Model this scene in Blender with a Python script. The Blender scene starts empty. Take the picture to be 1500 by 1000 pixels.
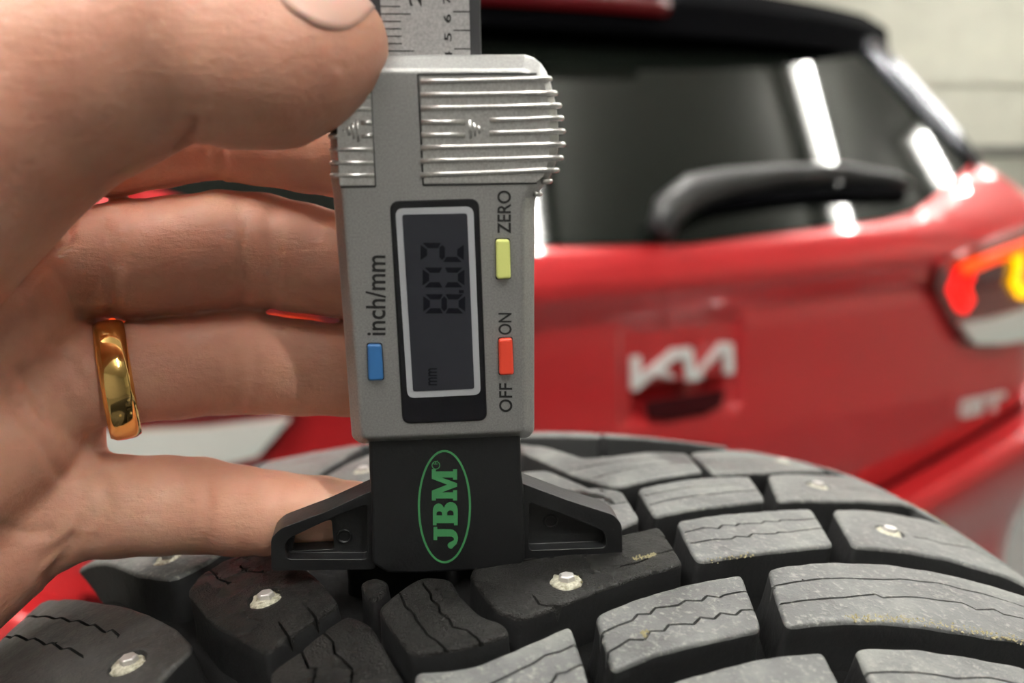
import bpy, bmesh, math, random
import numpy as np
from mathutils import Vector, Matrix
from mathutils.geometry import delaunay_2d_cdt
random.seed(4); np.random.seed(4)
C = bpy.context.scene.collection
sc = bpy.context.scene
# ------------------------------------------------------------------ camera, world, exposure
F = 1150.0; PITCH = math.radians(15)
CAM = np.array([0, 0, 1.25])
cd = bpy.data.cameras.new('camera'); cam = bpy.data.objects.new('camera', cd); C.objects.link(cam)
cam.location = CAM; cam.rotation_euler = (math.pi/2-PITCH, 0, 0)
cd.sensor_width = 36; cd.lens = 36*F/1500; cd.clip_start = .01; cd.clip_end = 50
cd.dof.use_dof = True; cd.dof.focus_distance = .126; cd.dof.aperture_fstop = 11.0
sc.camera = cam
w = bpy.data.worlds.new('world'); sc.world = w; w.use_nodes = True
w.node_tree.nodes['Background'].inputs[0].default_value = (.8, .85, .9, 1)
w.node_tree.nodes['Background'].inputs[1].default_value = .1
sc.view_settings.view_transform = 'Standard'; sc.view_settings.look = 'None'
sc.view_settings.gamma = 1; sc.view_settings.use_curve_mapping = False
sc.view_settings.exposure = 1.0
TUBE = 140.0           # emission strength of the fluorescent tubes
FW = np.array([0, math.cos(PITCH), -math.sin(PITCH)]); UP = np.array([0, math.sin(PITCH), math.cos(PITCH)]); RT = np.array([1., 0, 0])
def ray(x, y): return FW + RT*(x-750)/F - UP*(y-500)/F
def at(x, y, z): return CAM + ray(x, y)*z          # a point seen at photo position x,y at real depth z (m)

# ------------------------------------------------------------------ helpers
def mat(name, col, rough=.5, metal=0, **k):
    m = bpy.data.materials.new(name); m.use_nodes = True
    b = m.node_tree.nodes['Principled BSDF']
    b.inputs['Base Color'].default_value = (*col, 1); b.inputs['Roughness'].default_value = rough; b.inputs['Metallic'].default_value = metal
    for kk, v in k.items(): b.inputs[kk.replace('_', ' ')].default_value = v
    return m
def bsdf(m): return m.node_tree.nodes['Principled BSDF']
def noise(m, scale, detail=6, coords='Object', rough=.6, stretch=None):
    n = m.node_tree; t = n.nodes.new('ShaderNodeTexCoord'); x = n.nodes.new('ShaderNodeTexNoise')
    x.inputs['Scale'].default_value = scale; x.inputs['Detail'].default_value = detail; x.inputs['Roughness'].default_value = rough
    if stretch:
        mp = n.nodes.new('ShaderNodeMapping'); mp.inputs['Scale'].default_value = stretch
        n.links.new(t.outputs[coords], mp.inputs[0]); n.links.new(mp.outputs[0], x.inputs[0])
    else: n.links.new(t.outputs[coords], x.inputs[0])
    return x
def ramp(m, src, stops):
    r = m.node_tree.nodes.new('ShaderNodeValToRGB'); m.node_tree.links.new(src, r.inputs[0])
    e = r.color_ramp.elements
    while len(e) < len(stops): e.new(.5)
    for i, (p, c) in enumerate(stops):
        e[i].position = p; e[i].color = (*c, 1) if not isinstance(c, (int, float)) else (c, c, c, 1)
    return r
def bump(m, src, strength, dist, prev=None):
    b = m.node_tree.nodes.new('ShaderNodeBump'); b.inputs['Strength'].default_value = strength; b.inputs['Distance'].default_value = dist
    m.node_tree.links.new(src, b.inputs['Height'])
    if prev: m.node_tree.links.new(prev.outputs[0], b.inputs['Normal'])
    m.node_tree.links.new(b.outputs[0], bsdf(m).inputs['Normal']); return b
def link(m, a, inp): m.node_tree.links.new(a, bsdf(m).inputs[inp])

def mesh_obj(name, verts, faces, m, parent=None, smooth=False, kind=None, label=None, mats=None):
    me = bpy.data.meshes.new(name)
    me.from_pydata([tuple(map(float, v)) for v in verts], [], [tuple(int(i) for i in f) for f in faces]); me.update()
    o = bpy.data.objects.new(name, me); C.objects.link(o)
    if m: me.materials.append(m)
    if smooth: me.polygons.foreach_set('use_smooth', [True]*len(me.polygons))
    if parent: o.parent = parent
    if kind: o['kind'] = kind
    if label: o['label'] = label
    return o
def bm_obj(name, bm, m, parent=None, smooth=False, **k):
    me = bpy.data.meshes.new(name); bm.to_mesh(me); bm.free()
    o = bpy.data.objects.new(name, me); C.objects.link(o); me.materials.append(m)
    if smooth: me.polygons.foreach_set('use_smooth', [True]*len(me.polygons))
    if parent: o.parent = parent
    for a, b in k.items(): o[a] = b
    return o
def thing(name, label, cat, loc=(0, 0, 0), group=None):
    o = bpy.data.objects.new(name, None); C.objects.link(o); o.location = loc; o.empty_display_size = .02
    o['label'] = label; o['category'] = cat
    if group: o['group'] = group
    return o
def bevel(o, wd, seg=2, ang=35):
    b = o.modifiers.new('bevel', 'BEVEL'); b.width = wd; b.segments = seg; b.limit_method = 'ANGLE'; b.angle_limit = math.radians(ang)
    b.harden_normals = False
    return o
def box_data(c, s, R=None):
    v = [np.array([x*s[0]/2, y*s[1]/2, z*s[2]/2]) for x in (-1, 1) for y in (-1, 1) for z in (-1, 1)]
    if R is not None: v = [R@q for q in v]
    v = [q+np.array(c) for q in v]
    return v, [(0, 1, 3, 2), (4, 6, 7, 5), (0, 4, 5, 1), (2, 3, 7, 6), (0, 2, 6, 4), (1, 5, 7, 3)]
def box(name, c, s, m, parent=None, bev=0, R=None, **k):
    v, f = box_data(c, s, R); o = mesh_obj(name, v, f, m, parent)
    for a, b in k.items(): o[a] = b
    if bev: bevel(o, bev)
    return o
def tube_data(pts, rad, n=10, closed=False, cap=True, up=None):
    pts = [np.array(p, float) for p in pts]; N = len(pts)
    rad = [rad]*N if (np.isscalar(rad) or isinstance(rad, tuple)) else rad
    V = []; Fc = []; prev = None
    for i, p in enumerate(pts):
        a = pts[max(i-1, 0)]; b = pts[min(i+1, N-1)]
        t = b-a; t /= np.linalg.norm(t)+1e-12
        if prev is None:
            ref = np.array(up if up is not None else ([0, 0, 1] if abs(t[2]) < .9 else [1, 0, 0]), float)
        else: ref = prev
        x = ref-t*(ref@t); x /= np.linalg.norm(x)+1e-12; prev = x; y = np.cross(t, x)
        r = rad[i]; rx, ry = (r, r) if np.isscalar(r) else r
        for k in range(n):
            an = 2*math.pi*k/n; V.append(p+x*rx*math.cos(an)+y*ry*math.sin(an))
    for i in range(N-1):
        for k in range(n):
            k2 = (k+1) % n; Fc.append((i*n+k, i*n+k2, (i+1)*n+k2, (i+1)*n+k))
    if cap: Fc.append(tuple(range(n))[::-1]); Fc.append(tuple((N-1)*n+k for k in range(n)))
    return V, Fc
def merge(parts):
    V = []; Fc = []
    for v, f in parts:
        o = len(V); V += list(v); Fc += [tuple(i+o for i in q) for q in f]
    return V, Fc
def resample(P, d, closed=True):
    P = [np.array(p, float) for p in P]; out = []
    M = len(P) if closed else len(P)-1
    for i in range(M):
        a = P[i]; b = P[(i+1) % len(P)]; n = max(1, int(round(np.linalg.norm(b-a)/d)))
        for k in range(n): out.append(a+(b-a)*k/n)
    if not closed: out.append(P[-1])
    return np.array(out)
def round_poly(P, r, seg=4):
    P = [np.array(p, float) for p in P]; n = len(P); out = []
    for i in range(n):
        p = P[i]; a = P[i-1]-p; b = P[(i+1) % n]-p; la = np.linalg.norm(a); lb = np.linalg.norm(b)
        rr = min(r, la*.45, lb*.45); q0 = p+a/la*rr; q1 = p+b/lb*rr
        for k in range(seg+1):
            t = k/seg; out.append((1-t)**2*q0+2*t*(1-t)*p+t*t*q1)
    return np.array(out)
def area2(P): x, y = P[:, 0], P[:, 1]; return .5*np.sum(x*np.roll(y, -1)-np.roll(x, -1)*y)
def offset_in(P, d):                      # P counter-clockwise
    e0 = P-np.roll(P, 1, 0); e1 = np.roll(P, -1, 0)-P
    n0 = np.stack([-e0[:, 1], e0[:, 0]], 1); n1 = np.stack([-e1[:, 1], e1[:, 0]], 1)
    n0 /= np.linalg.norm(n0, axis=1)[:, None]+1e-12; n1 /= np.linalg.norm(n1, axis=1)[:, None]+1e-12
    n = n0+n1; n /= np.linalg.norm(n, axis=1)[:, None]+1e-12
    return P+n*d
def seg_dist(Q, A, B):
    d = B-A; L = np.sum(d*d, 1)+1e-12
    t = np.clip(((Q[:, None]-A[None])*d[None]).sum(2)/L, 0, 1)
    return np.sqrt((((A[None]+t[..., None]*d[None])-Q[:, None])**2).sum(2)).min(1)
def inside(Q, P):
    x, y = Q[:, 0][:, None], Q[:, 1][:, None]; a = P; b = np.roll(P, -1, 0)
    c = ((a[:, 1] > y) != (b[:, 1] > y)) & (x < (b[:, 0]-a[:, 0])*(y-a[:, 1])/(b[:, 1]-a[:, 1]+1e-12)+a[:, 0])
    return c.sum(1) % 2 == 1
def fill_poly(P, g, margin=None, extra=None, drop=None):
    """triangulated fill of polygon P with an interior grid; returns points (boundary first), faces"""
    P = np.array(P, float)
    if area2(P) < 0: P = P[::-1]
    margin = margin or g*.55
    x0, y0 = P.min(0); x1, y1 = P.max(0)
    gx, gy = np.meshgrid(np.arange(x0, x1, g), np.arange(y0, y1, g*.866)); gx = gx+((np.arange(gx.shape[0]) % 2)*g/2)[:, None]
    Q = np.stack([gx.ravel(), gy.ravel()], 1)
    if len(Q):
        Q = Q[inside(Q, P)]
        if len(Q): Q = Q[seg_dist(Q, P, np.roll(P, -1, 0)) > margin]
    if drop is not None and len(Q): Q = Q[drop(Q)]
    allp = [P]+([extra] if extra is not None and len(extra) else [])+([Q] if len(Q) else [])
    pts = np.concatenate(allp)
    n = len(P)
    vo, _, fo, *_ = delaunay_2d_cdt([Vector(p) for p in pts], [(i, (i+1) % n) for i in range(n)], [], 1, 1e-9)
    return np.array([tuple(v) for v in vo]), [tuple(f) for f in fo], n
def boundary_loops(faces):
    cnt = {}
    for f in faces:
        for i in range(len(f)):
            a, b = f[i], f[(i+1) % len(f)]; cnt[(a, b)] = 1
    return [(a, b) for (a, b) in cnt if (b, a) not in cnt]
def slab(name, P, g, f3, thick, m, parent=None, smooth=True, **k):
    """polygon P in surface coordinates -> curved sheet with real thickness. f3(pts2d, h) -> points"""
    p2, fc, n = fill_poly(P, g)
    top = f3(p2, thick); bot = f3(p2, 0); N = len(p2)
    faces = list(fc)+[tuple(N+i for i in f[::-1]) for f in fc]
    for a, b in boundary_loops(fc): faces.append((b, a, a+N, b+N))
    o = mesh_obj(name, np.concatenate([top, bot]), faces, m, parent, smooth)
    if smooth:
        o.modifiers.new('es', 'EDGE_SPLIT').split_angle = math.radians(50)
    for a, b in k.items(): o[a] = b
    return o

# ------------------------------------------------------------------ materials
M = {}
def rubber(name, wet_shade):
    m = mat(name, (.02, .021, .022), .5, Specular_IOR_Level=.5)
    n1 = noise(m, 900, 8, rough=.7); n2 = noise(m, 70, 6); n3 = noise(m, 2600, 3)
    c = ramp(m, n2.outputs[0], [(.3, (.045, .046, .047)), (.52, (.09, .093, .093)), (.7, (.17, .175, .165))])
    dust = ramp(m, n1.outputs[0], [(.53, 0), (.66, 1)])
    mx = m.node_tree.nodes.new('ShaderNodeMixRGB'); mx.blend_type = 'MIX'
    m.node_tree.links.new(dust.outputs[0], mx.inputs[0]); m.node_tree.links.new(c.outputs[0], mx.inputs[1]); mx.inputs[2].default_value = (.21, .21, .195, 1)
    link(m, mx.outputs[0], 'Base Color')
    r = ramp(m, n2.outputs[0], [(.35, wet_shade), (.65, wet_shade+.2)]); link(m, r.outputs[0], 'Roughness')
    b = bump(m, n1.outputs[0], .6, .0005); bump(m, n3.outputs[0], .4, .0002, b)
    return m
M['rubber'] = rubber('tread_rubber', .38)
M['rubber_wet_shade'] = rubber('wet_shaded_tread_rubber', .2)  # wet rubber, with shade from hand and gauge also put into its colour
bsdf(M['rubber_wet_shade']).inputs['Specular IOR Level'].default_value = .26
for n in M['rubber_wet_shade'].node_tree.nodes:
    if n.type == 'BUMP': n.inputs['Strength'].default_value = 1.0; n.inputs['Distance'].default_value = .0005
M['rubber_damp_shade'] = rubber('damp_shaded_tread_rubber', .3)  # damp rubber, its grey lowered further for the shaded left side
for n in M['rubber_damp_shade'].node_tree.nodes:
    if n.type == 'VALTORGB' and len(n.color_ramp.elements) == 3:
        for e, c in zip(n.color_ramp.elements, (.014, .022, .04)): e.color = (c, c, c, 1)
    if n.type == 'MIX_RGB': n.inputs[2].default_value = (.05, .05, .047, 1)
nt = M['rubber_wet_shade'].node_tree
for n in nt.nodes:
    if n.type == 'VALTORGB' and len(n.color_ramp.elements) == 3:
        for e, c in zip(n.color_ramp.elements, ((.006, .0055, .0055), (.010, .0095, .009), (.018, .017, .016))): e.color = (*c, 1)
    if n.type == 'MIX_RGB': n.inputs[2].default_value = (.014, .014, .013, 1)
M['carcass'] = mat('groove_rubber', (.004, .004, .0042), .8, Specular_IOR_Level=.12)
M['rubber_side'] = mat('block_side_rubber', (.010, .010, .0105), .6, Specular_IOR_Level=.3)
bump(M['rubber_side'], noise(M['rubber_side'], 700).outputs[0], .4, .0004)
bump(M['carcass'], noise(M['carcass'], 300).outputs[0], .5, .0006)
M['stud'] = mat('stud_flange_grit', (.42, .40, .32), .55, .35)
n = noise(M['stud'], 1500, 5); link(M['stud'], ramp(M['stud'], n.outputs[0], [(.35, (.30, .28, .20)), (.6, (.62, .60, .50))]).outputs[0], 'Base Color'); bump(M['stud'], n.outputs[0], .9, .0006)
M['pin'] = mat('stud_pin_steel', (.55, .53, .52), .35, .6)
M['crumb'] = mat('sandy_grit', (.26, .23, .13), .8)

M['alu'] = mat('painted_silver', (.46, .46, .455), .40, .75)
n = noise(M['alu'], 3500, 4); link(M['alu'], ramp(M['alu'], n.outputs[0], [(.3, (.31, .31, .305)), (.7, (.44, .44, .435))]).outputs[0], 'Base Color'); bump(M['alu'], n.outputs[0], .25, .0001)
M['alu2'] = mat('brushed_silver_grip', (.62, .62, .61), .32, .85)
n = noise(M['alu2'], 3000, 4); link(M['alu2'], ramp(M['alu2'], n.outputs[0], [(.3, (.48, .47, .46)), (.7, (.72, .72, .71))]).outputs[0], 'Base Color'); bump(M['alu2'], n.outputs[0], .25, .00012)
M['scale'] = mat('etched_steel_scale', (.45, .44, .44), .5, .6)
n = noise(M['scale'], 2500, 4); link(M['scale'], ramp(M['scale'], n.outputs[0], [(.3, (.36, .35, .35)), (.7, (.55, .54, .54))]).outputs[0], 'Base Color')
M['black'] = mat('black_plastic', (.006, .0062, .007), .45)
bump(M['black'], noise(M['black'], 1800, 4).outputs[0], .35, .00015)
M['beam'] = mat('dark_beam_edge', (.03, .03, .033), .5)
M['gloss'] = mat('gloss_black', (.004, .004, .006), .08)
M['lcd'] = mat('lcd_grey', (.020, .021, .027), .5, Specular_IOR_Level=.25)
M['lcdink'] = mat('lcd_ink', (.001, .001, .004), .5, Specular_IOR_Level=.2)
M['frame'] = mat('pale_frame_print', (.34, .35, .37), .5)
M['ink'] = mat('black_ink', (.008, .008, .008), .5)
M['green'] = mat('green_print', (.045, .21, .075), .5)
M['bblue'] = mat('blue_button', (.03, .13, .33), .4)
M['byellow'] = mat('yellow_button', (.66, .70, .22), .4)
M['bred'] = mat('red_button', (.72, .06, .03), .4)
M['gold'] = mat('gold', (.95, .62, .22), .10, 1.0)
M['skin'] = mat('skin', (.62, .35, .25), .45, Subsurface_Weight=.35, Subsurface_Scale=.004)
bsdf(M['skin']).inputs['Subsurface Radius'].default_value = (1, .3, .15)
s = M['skin']; nA = noise(s, 45, 4); nB = noise(s, 420, 6, rough=.7)
cr = ramp(s, nA.outputs[0], [(.3, (.54, .25, .175)), (.55, (.63, .33, .235)), (.75, (.69, .41, .30))]); link(s, cr.outputs[0], 'Base Color')
wv = noise(s, 900, 3, stretch=(.35, 1, 1.2)); b1 = bump(s, nB.outputs[0], .5, .0005); bump(s, wv.outputs[0], .5, .0003, b1)
M['nail'] = mat('nail', (.66, .38, .31), .38, Subsurface_Weight=.3, Subsurface_Scale=.003)

M['red'] = mat('red_car_paint', (.47, .018, .022), .28, .25, Coat_Weight=1.0, Coat_Roughness=.05)
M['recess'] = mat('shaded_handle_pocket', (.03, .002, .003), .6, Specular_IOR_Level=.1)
M['glass'] = mat('dark_tinted_glass', (.004, .005, .004), .03, 0, Specular_IOR_Level=.10)
M['trim'] = mat('black_trim', (.002, .002, .0025), .6, Specular_IOR_Level=.03, IOR=1.2)
M['blade'] = mat('blade_reflection_grey', (.13, .135, .15), .25, .8)  # grey metal base stands in for the wall mirrored in gloss black
M['wiper'] = mat('wiper_black', (.03, .03, .032), .42)
M['chrome'] = mat('chrome_badge', (.85, .86, .85), .35, .25)
M['badge'] = mat('satin_badge', (.75, .75, .73), .35, .3)
def emit(name, col, st, base=(.1, .1, .1)):
    m = mat(name, base, .3); bsdf(m).inputs['Emission Color'].default_value = (*col, 1); bsdf(m).inputs['Emission Strength'].default_value = st; return m
M['lampred'] = emit('lit_red_lamp', (1, .006, .004), 1.2, (.25, .0, .0))
M['lamporange'] = emit('lit_orange_lamp', (1, .06, .003), 1.0, (.3, .02, .0))
M['lampyellow'] = emit('lit_yellow_lamp', (1, .50, .0), 1.1, (.3, .1, .0))
M['lampdark'] = mat('dark_lamp_lens', (.12, .015, .015), .08, Coat_Weight=1.0)
M['lampwhite'] = mat('clear_lamp_lens', (.62, .63, .60), .25, Coat_Weight=1.0)
M['brakelamp'] = emit('high_brake_lamp', (1, .02, .03), .02, (.05, .002, .004))
M['tube'] = emit('fluorescent_tube', (1, .98, .92), TUBE, (.9, .9, .9))
M['fixture'] = mat('white_enamel', (.8, .8, .78), .4)
def wallmat(name, col, sc_=6):
    m = mat(name, col, .7); n = noise(m, sc_, 5)
    link(m, ramp(m, n.outputs[0], [(.3, tuple(c*.93 for c in col)), (.7, tuple(min(1, c*1.05) for c in col))]).outputs[0], 'Base Color'); bump(m, noise(m, 120).outputs[0], .1, .002)
    return m
M['wall'] = wallmat('off_white_wall', (.66, .66, .58)); M['ceiling'] = wallmat('white_ceiling', (.62, .62, .58))
M['floor'] = wallmat('grey_floor', (.16, .16, .155)); M['rail'] = mat('grey_rail', (.16, .16, .15), .5)
M['darkwall'] = wallmat('darkened_unseen_wall', (.30, .30, .29))  # unseen wall behind the viewer, darkened to cut fill light
M['greywall'] = wallmat('grey_green_wall', (.42, .43, .37))
M['bench'] = mat('bench_steel', (.12, .13, .14), .5, .4); M['rim'] = mat('rim_silver', (.5, .5, .5), .35, .8)
M['tyreblack'] = mat('sidewall_rubber', (.018, .018, .018), .6)

# ------------------------------------------------------------------ room
def structure(name, c, s, m, parent=None):
    o = box(name, c, s, m, parent)
    o['kind'] = 'structure'; return o
X0, X1, Y0, Y1, H = -4.2, 4.4, -3.4, 6.4, 2.9
structure('floor', ((X0+X1)/2, (Y0+Y1)/2, -.05), (X1-X0, Y1-Y0, .1), M['floor'])
structure('ceiling', ((X0+X1)/2, (Y0+Y1)/2, H+.05), (X1-X0, Y1-Y0, .1), M['ceiling'])
structure('wall_back', ((X0+X1)/2, Y1+.05, H/2), (X1-X0, .1, H), M['wall'])
structure('wall_front', ((X0+X1)/2, Y0-.05, H/2), (X1-X0, .1, H), M['darkwall'])
structure('wall_left', (X0-.05, (Y0+Y1)/2, H/2), (.1, Y1-Y0, H), M['wall'])
structure('wall_right', (X1+.05, (Y0+Y1)/2, H/2), (.1, Y1-Y0, H), M['wall'])
for i, (z, h, d, m) in enumerate([(1.70, .20, .05, 'wall'), (1.10, .07, .06, 'rail'), (.52, 1.04, .03, 'greywall')]):
    structure('trim_%d' % (i+1), (X1-d/2, (Y0+Y1)/2, z), (d, Y1-Y0, h), M[m])
    structure('trim_%d' % (i+4), ((X0+X1)/2, Y1-d/2, z), (X1-X0, d, h), M[m])
def tube_light(a, b, label, z=2.82):
    a = np.array([a[0], a[1], z]); b = np.array([b[0], b[1], z]); mid = (a+b)/2; d = b-a; L = np.linalg.norm(d); d /= L
    t = thing('ceiling_light', label, 'ceiling light', (0, 0, 0), 'fluorescent ceiling tubes')
    R = np.stack([d, np.array([-d[1], d[0], 0]), np.array([0, 0, 1.])], 1)
    box('housing', mid+[0, 0, .055], (L+.06, .12, .05), M['fixture'], t, .004, R)
    v, f = tube_data([a, b], .0125, 12); mesh_obj('tube', v, f, M['tube'], t, True)
    return t
tube_light((1.70, 2.30), (2.28, 1.74), 'fluorescent ceiling tube mirrored in the rear window of the red car')
tube_light((2.50, 2.36), (2.78, 2.24), 'fluorescent ceiling tube above the right rear corner of the car')
tube_light((.30, 2.10), (.86, 1.05), 'fluorescent ceiling tube above the centre of the car tailgate')
tube_light((-1.5, 1.3), (-.75, .3), 'fluorescent ceiling tube above the hand side of the tyre')
tube_light((-1.15, .05), (-.25, -.85), 'added fluorescent fill tube close behind the viewer on the left')  # unseen tube added to brighten the thumb and gauge top
tube_light((.35, -.35), (1.25, -1.25), 'added fluorescent fill tube close behind the viewer on the right')  # unseen tube added as overhead fill from the viewer's side
tube_light((-3.0, 3.2), (-2.2, 2.3), 'fluorescent ceiling tube over the far left corner of the garage')
tube_light((2.9, 4.6), (3.7, 3.6), 'fluorescent ceiling tube over the far right corner of the garage')

# ------------------------------------------------------------------ car (seen from behind)
PS = math.radians(24); CU = np.array([math.cos(PS), math.sin(PS), 0]); CV = np.array([-math.sin(PS), math.cos(PS), 0])
CL = at(1008, 532, 1.05)
def smooth(x, a, b): t = np.clip((x-a)/(b-a), 0, 1); return t*t*(3-2*t)
GH = np.array([-.75, -.45, -.30, -.20, -.12, -.04, .03, .062, .075, .105, .122, .140, .155, .60])
GV = np.array([.06, .03, .004, -.006, -.004, .006, .012, .018, .008, -.012, -.012, -.004, .006, .006+.445*1.08])
def gprof(h):
    return np.interp(h, GH, GV)
def cbase(u, h):
    a = np.abs(u); t = np.clip((a-.70)/.17, 0, .999)
    return .02*u*u+.17*(1-np.sqrt(1-t*t))+gprof(h)
def cpt(u, h, off=0):
    u = np.asarray(u, float); h = np.asarray(h, float); v = cbase(u, h)-off
    return CL+u[..., None]*CU+v[..., None]*CV+h[..., None]*np.array([0, 0, 1.])
def cpx(x, y):                          # where the sight line of a photo point meets the body surface
    d = ray(x, y); ts = np.linspace(.5, 2.6, 6000); p = CAM+ts[:, None]*d-CL
    u = p@CU; v = p@CV; h = p[:, 2]; f = v-cbase(u, h)
    i = np.where((f[:-1] < 0) & (f[1:] >= 0) & (np.abs(u[1:]) < .87))[0]
    if len(i) == 0: i = [int(np.argmin(np.abs(f)))]
    return np.array([u[i[0]], h[i[0]]])
def cpoly(L): return np.array([cpx(*q) for q in L])
def cf(off): return lambda p, h: cpt(p[:, 0], p[:, 1], off+h)
car = thing('car', 'red hatchback car parked with its lit tail lamps behind the tyre', 'car', tuple(CL-np.array([0, 0, CL[2]])))
car_inv = -np.array(car.location)
def carfix(o):                          # parts are authored in world space, parent has a location only
    if o.parent == car: o.matrix_parent_inverse = Matrix.Translation(-car.location)
    return o
def recess(u, h):
    a = smooth(.105-np.abs(u), 0, .016)*smooth(h, -.085, -.070)*smooth(.060-h, 0, .016)
    pocket = smooth(.078-np.abs(u), 0, .012)*smooth(h, -.072, -.066)*smooth(-.028-h, 0, .006)
    return .010*a+.035*pocket
# tailgate panel: a fine grid
us = np.unique(np.concatenate([np.linspace(-.87, .87, 160), np.linspace(-.13, .13, 66)])); hs = np.unique(np.concatenate([np.linspace(-.36, .30, 120), np.linspace(-.09, .07, 50)]))
UU, HH = np.meshgrid(us, hs)
P3 = cpt(UU, HH)+(recess(UU, HH))[..., None]*CV
nu = len(us); nh = len(hs)
faces = [(j*nu+i, j*nu+i+1, (j+1)*nu+i+1, (j+1)*nu+i) for j in range(nh-1) for i in range(nu-1) if hs[j] < .15 or max(abs(us[i]), abs(us[i+1])) < .655-(hs[j]-.16)*.15]
carfix(mesh_obj('tailgate', P3.reshape(-1, 3), faces, M['red'], car, True))
# bumper
def hb(u): return np.minimum(-.285+.28*(np.abs(u)-.328), -.13)
nb = 80; rows = 26; V = []
for j in range(rows):
    t = j/(rows-1)
    for i in range(nb):
        w_ = (-1+2*i/(nb-1))/.88; f_ = max(0, abs(w_)-1)/.1364; u = max(-.87, min(.87, w_*.87)); top = hb(u); h = top-(.42+(top+.285))*max(0, t-.12)/.88
        off = .055*math.sin(min(t/.12, 1)*math.pi/2)+.012*math.sin(t*9)*(t > .12)
        V.append(cpt(u, h, (off-.002)*(1-.6*f_))+f_*.45*CV+f_*.035*np.sign(u)*CU)
carfix(mesh_obj('bumper', V, [(j*nb+i, (j+1)*nb+i, (j+1)*nb+i+1, j*nb+i+1) for j in range(rows-1) for i in range(nb-1)], M['red'], car, True))
# shut line between tailgate and bumper
g0 = [cpt(u, float(hb(u))+.004, .002) for u in np.linspace(-.74, .74, 60)]
v, f = tube_data(g0, .004, 6); carfix(mesh_obj('shut_line', v, f, M['trim'], car, True))
# rear window with its black surround; mirrored outline
gl = cpoly([(1005, 357), (1100, 345), (1200, 333), (1290, 321), (1335, 309), (1372, 282), (1424, 236)])
gl = [np.array([max(p[0], 0), p[1]]) for p in gl]
gtop = [np.array([.635, .33]), np.array([.60, .47]), np.array([.30, .52]), np.array([0, .53])]
half = gl+gtop; half[0][0] = 0
outline = half+[np.array([-p[0], p[1]]) for p in half[::-1] if p[0] > 1e-6]
outline = resample(outline, .03)
carfix(slab('rear_window', outline, .03, cf(.0), .004, M['glass'], car))
# red shoulder / rear quarter either side
qp = cpoly([(1335, 309), (1372, 282), (1424, 236), (1440, 243)])
for sgn in (1, -1):
    q = list(qp if sgn > 0 else qp[:3])+[np.array([.74, .195]), np.array([.80, .15]), np.array([.86, .10]), np.array([.80, .08]), np.array([.5, .145]), np.array([.40, .150])]
    q = np.array([(p[0]*sgn, p[1]) for p in q]); carfix(slab('quarter_panel', resample(q, .02), .02, cf(-.002), .005, M['red'], car))
# gloss black pillar blades beside the window, wall reflection painted as grey metal
for sgn in (1, -1):
    pts = [cpt(sgn*u, h, .012) for u, h in ((.652, .245), (.648, .29), (.640, .34), (.628, .40), (.615, .46))]
    v, f = tube_data(pts, [(.012, .006), (.022, .009), (.028, .010), (.03, .012), (.03, .012)], 12, up=CU); carfix(mesh_obj('window_blade', v, f, M['blade'], car, True))
# spoiler: wedge over the glass, red brake lamp in its trailing edge
SPH = .452
def sp(u, v, h): return CL+u*CU+v*CV+np.array([0, 0, h])
sec = [(.262, .440), (.268, .462), (.275, .500), (.34, .535), (.52, .56), (.52, .52), (.36, .470), (.30, .448)]
V = []; nU = 25; ns = len(sec)
for i in range(nU):
    u = -.69+1.38*i/(nU-1); e = abs(u)/.69; pull = .045*e**3; dropz = -.012*e**2.5
    for (v_, h_) in sec: V.append(sp(u, v_+pull+.03*e*e, h_+dropz))
fs = [(i*ns+k, i*ns+(k+1) % ns, (i+1)*ns+(k+1) % ns, (i+1)*ns+k) for i in range(nU-1) for k in range(ns)]
fs += [tuple(range(ns))[::-1], tuple((nU-1)*ns+k for k in range(ns))]
o = carfix(mesh_obj('spoiler', V, fs, M['trim'], car, False)); bevel(o, .01, 3, 20)
v, f = tube_data([sp(u, .262+.045*(abs(u)/.69)**3+.03*(u/.69)**2, .484-.012*(abs(u)/.69)**2.5) for u in np.linspace(-.22, .12, 16)], (.013, .009), 8, up=(0, 0, 1))
carfix(mesh_obj('high_brake_lamp', v, f, M['brakelamp'], car, True))
# body sides and roof behind the rear face
ring = [(-.86, -.70), (-.90, -.2), (-.86, .10), (-.76, .14), (-.62, .24), (-.60, .47), (-.45, .55), (0, .575), (.45, .55), (.60, .47), (.66, .24), (.78, .17), (.86, .10), (.90, -.2), (.86, -.70)]
stn = [(.15, 1), (.5, 1), (.9, 1), (2.0, 1.0), (2.9, .96), (3.5, .9)]
V = []
for k, (v_, s_) in enumerate(stn):
    for (u, h) in ring:
        hh_ = h if k < 4 or h < .2 else .2+(h-.2)*(.55 if k == 4 else .0)
        uu = u*s_*(.985); V.append(sp(uu, max(v_, float(cbase(np.array(uu*.9), np.array(h)))+.02) if k == 0 else v_, hh_-.02))
nr = len(ring)
fs = [(k*nr+i, k*nr+i+1, (k+1)*nr+i+1, (k+1)*nr+i) for k in range(len(stn)-1) for i in range(nr-1)]+[tuple((len(stn)-1)*nr+i for i in range(nr))]
carfix(mesh_obj('body_shell', V, fs, M['red'], car, True))
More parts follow.
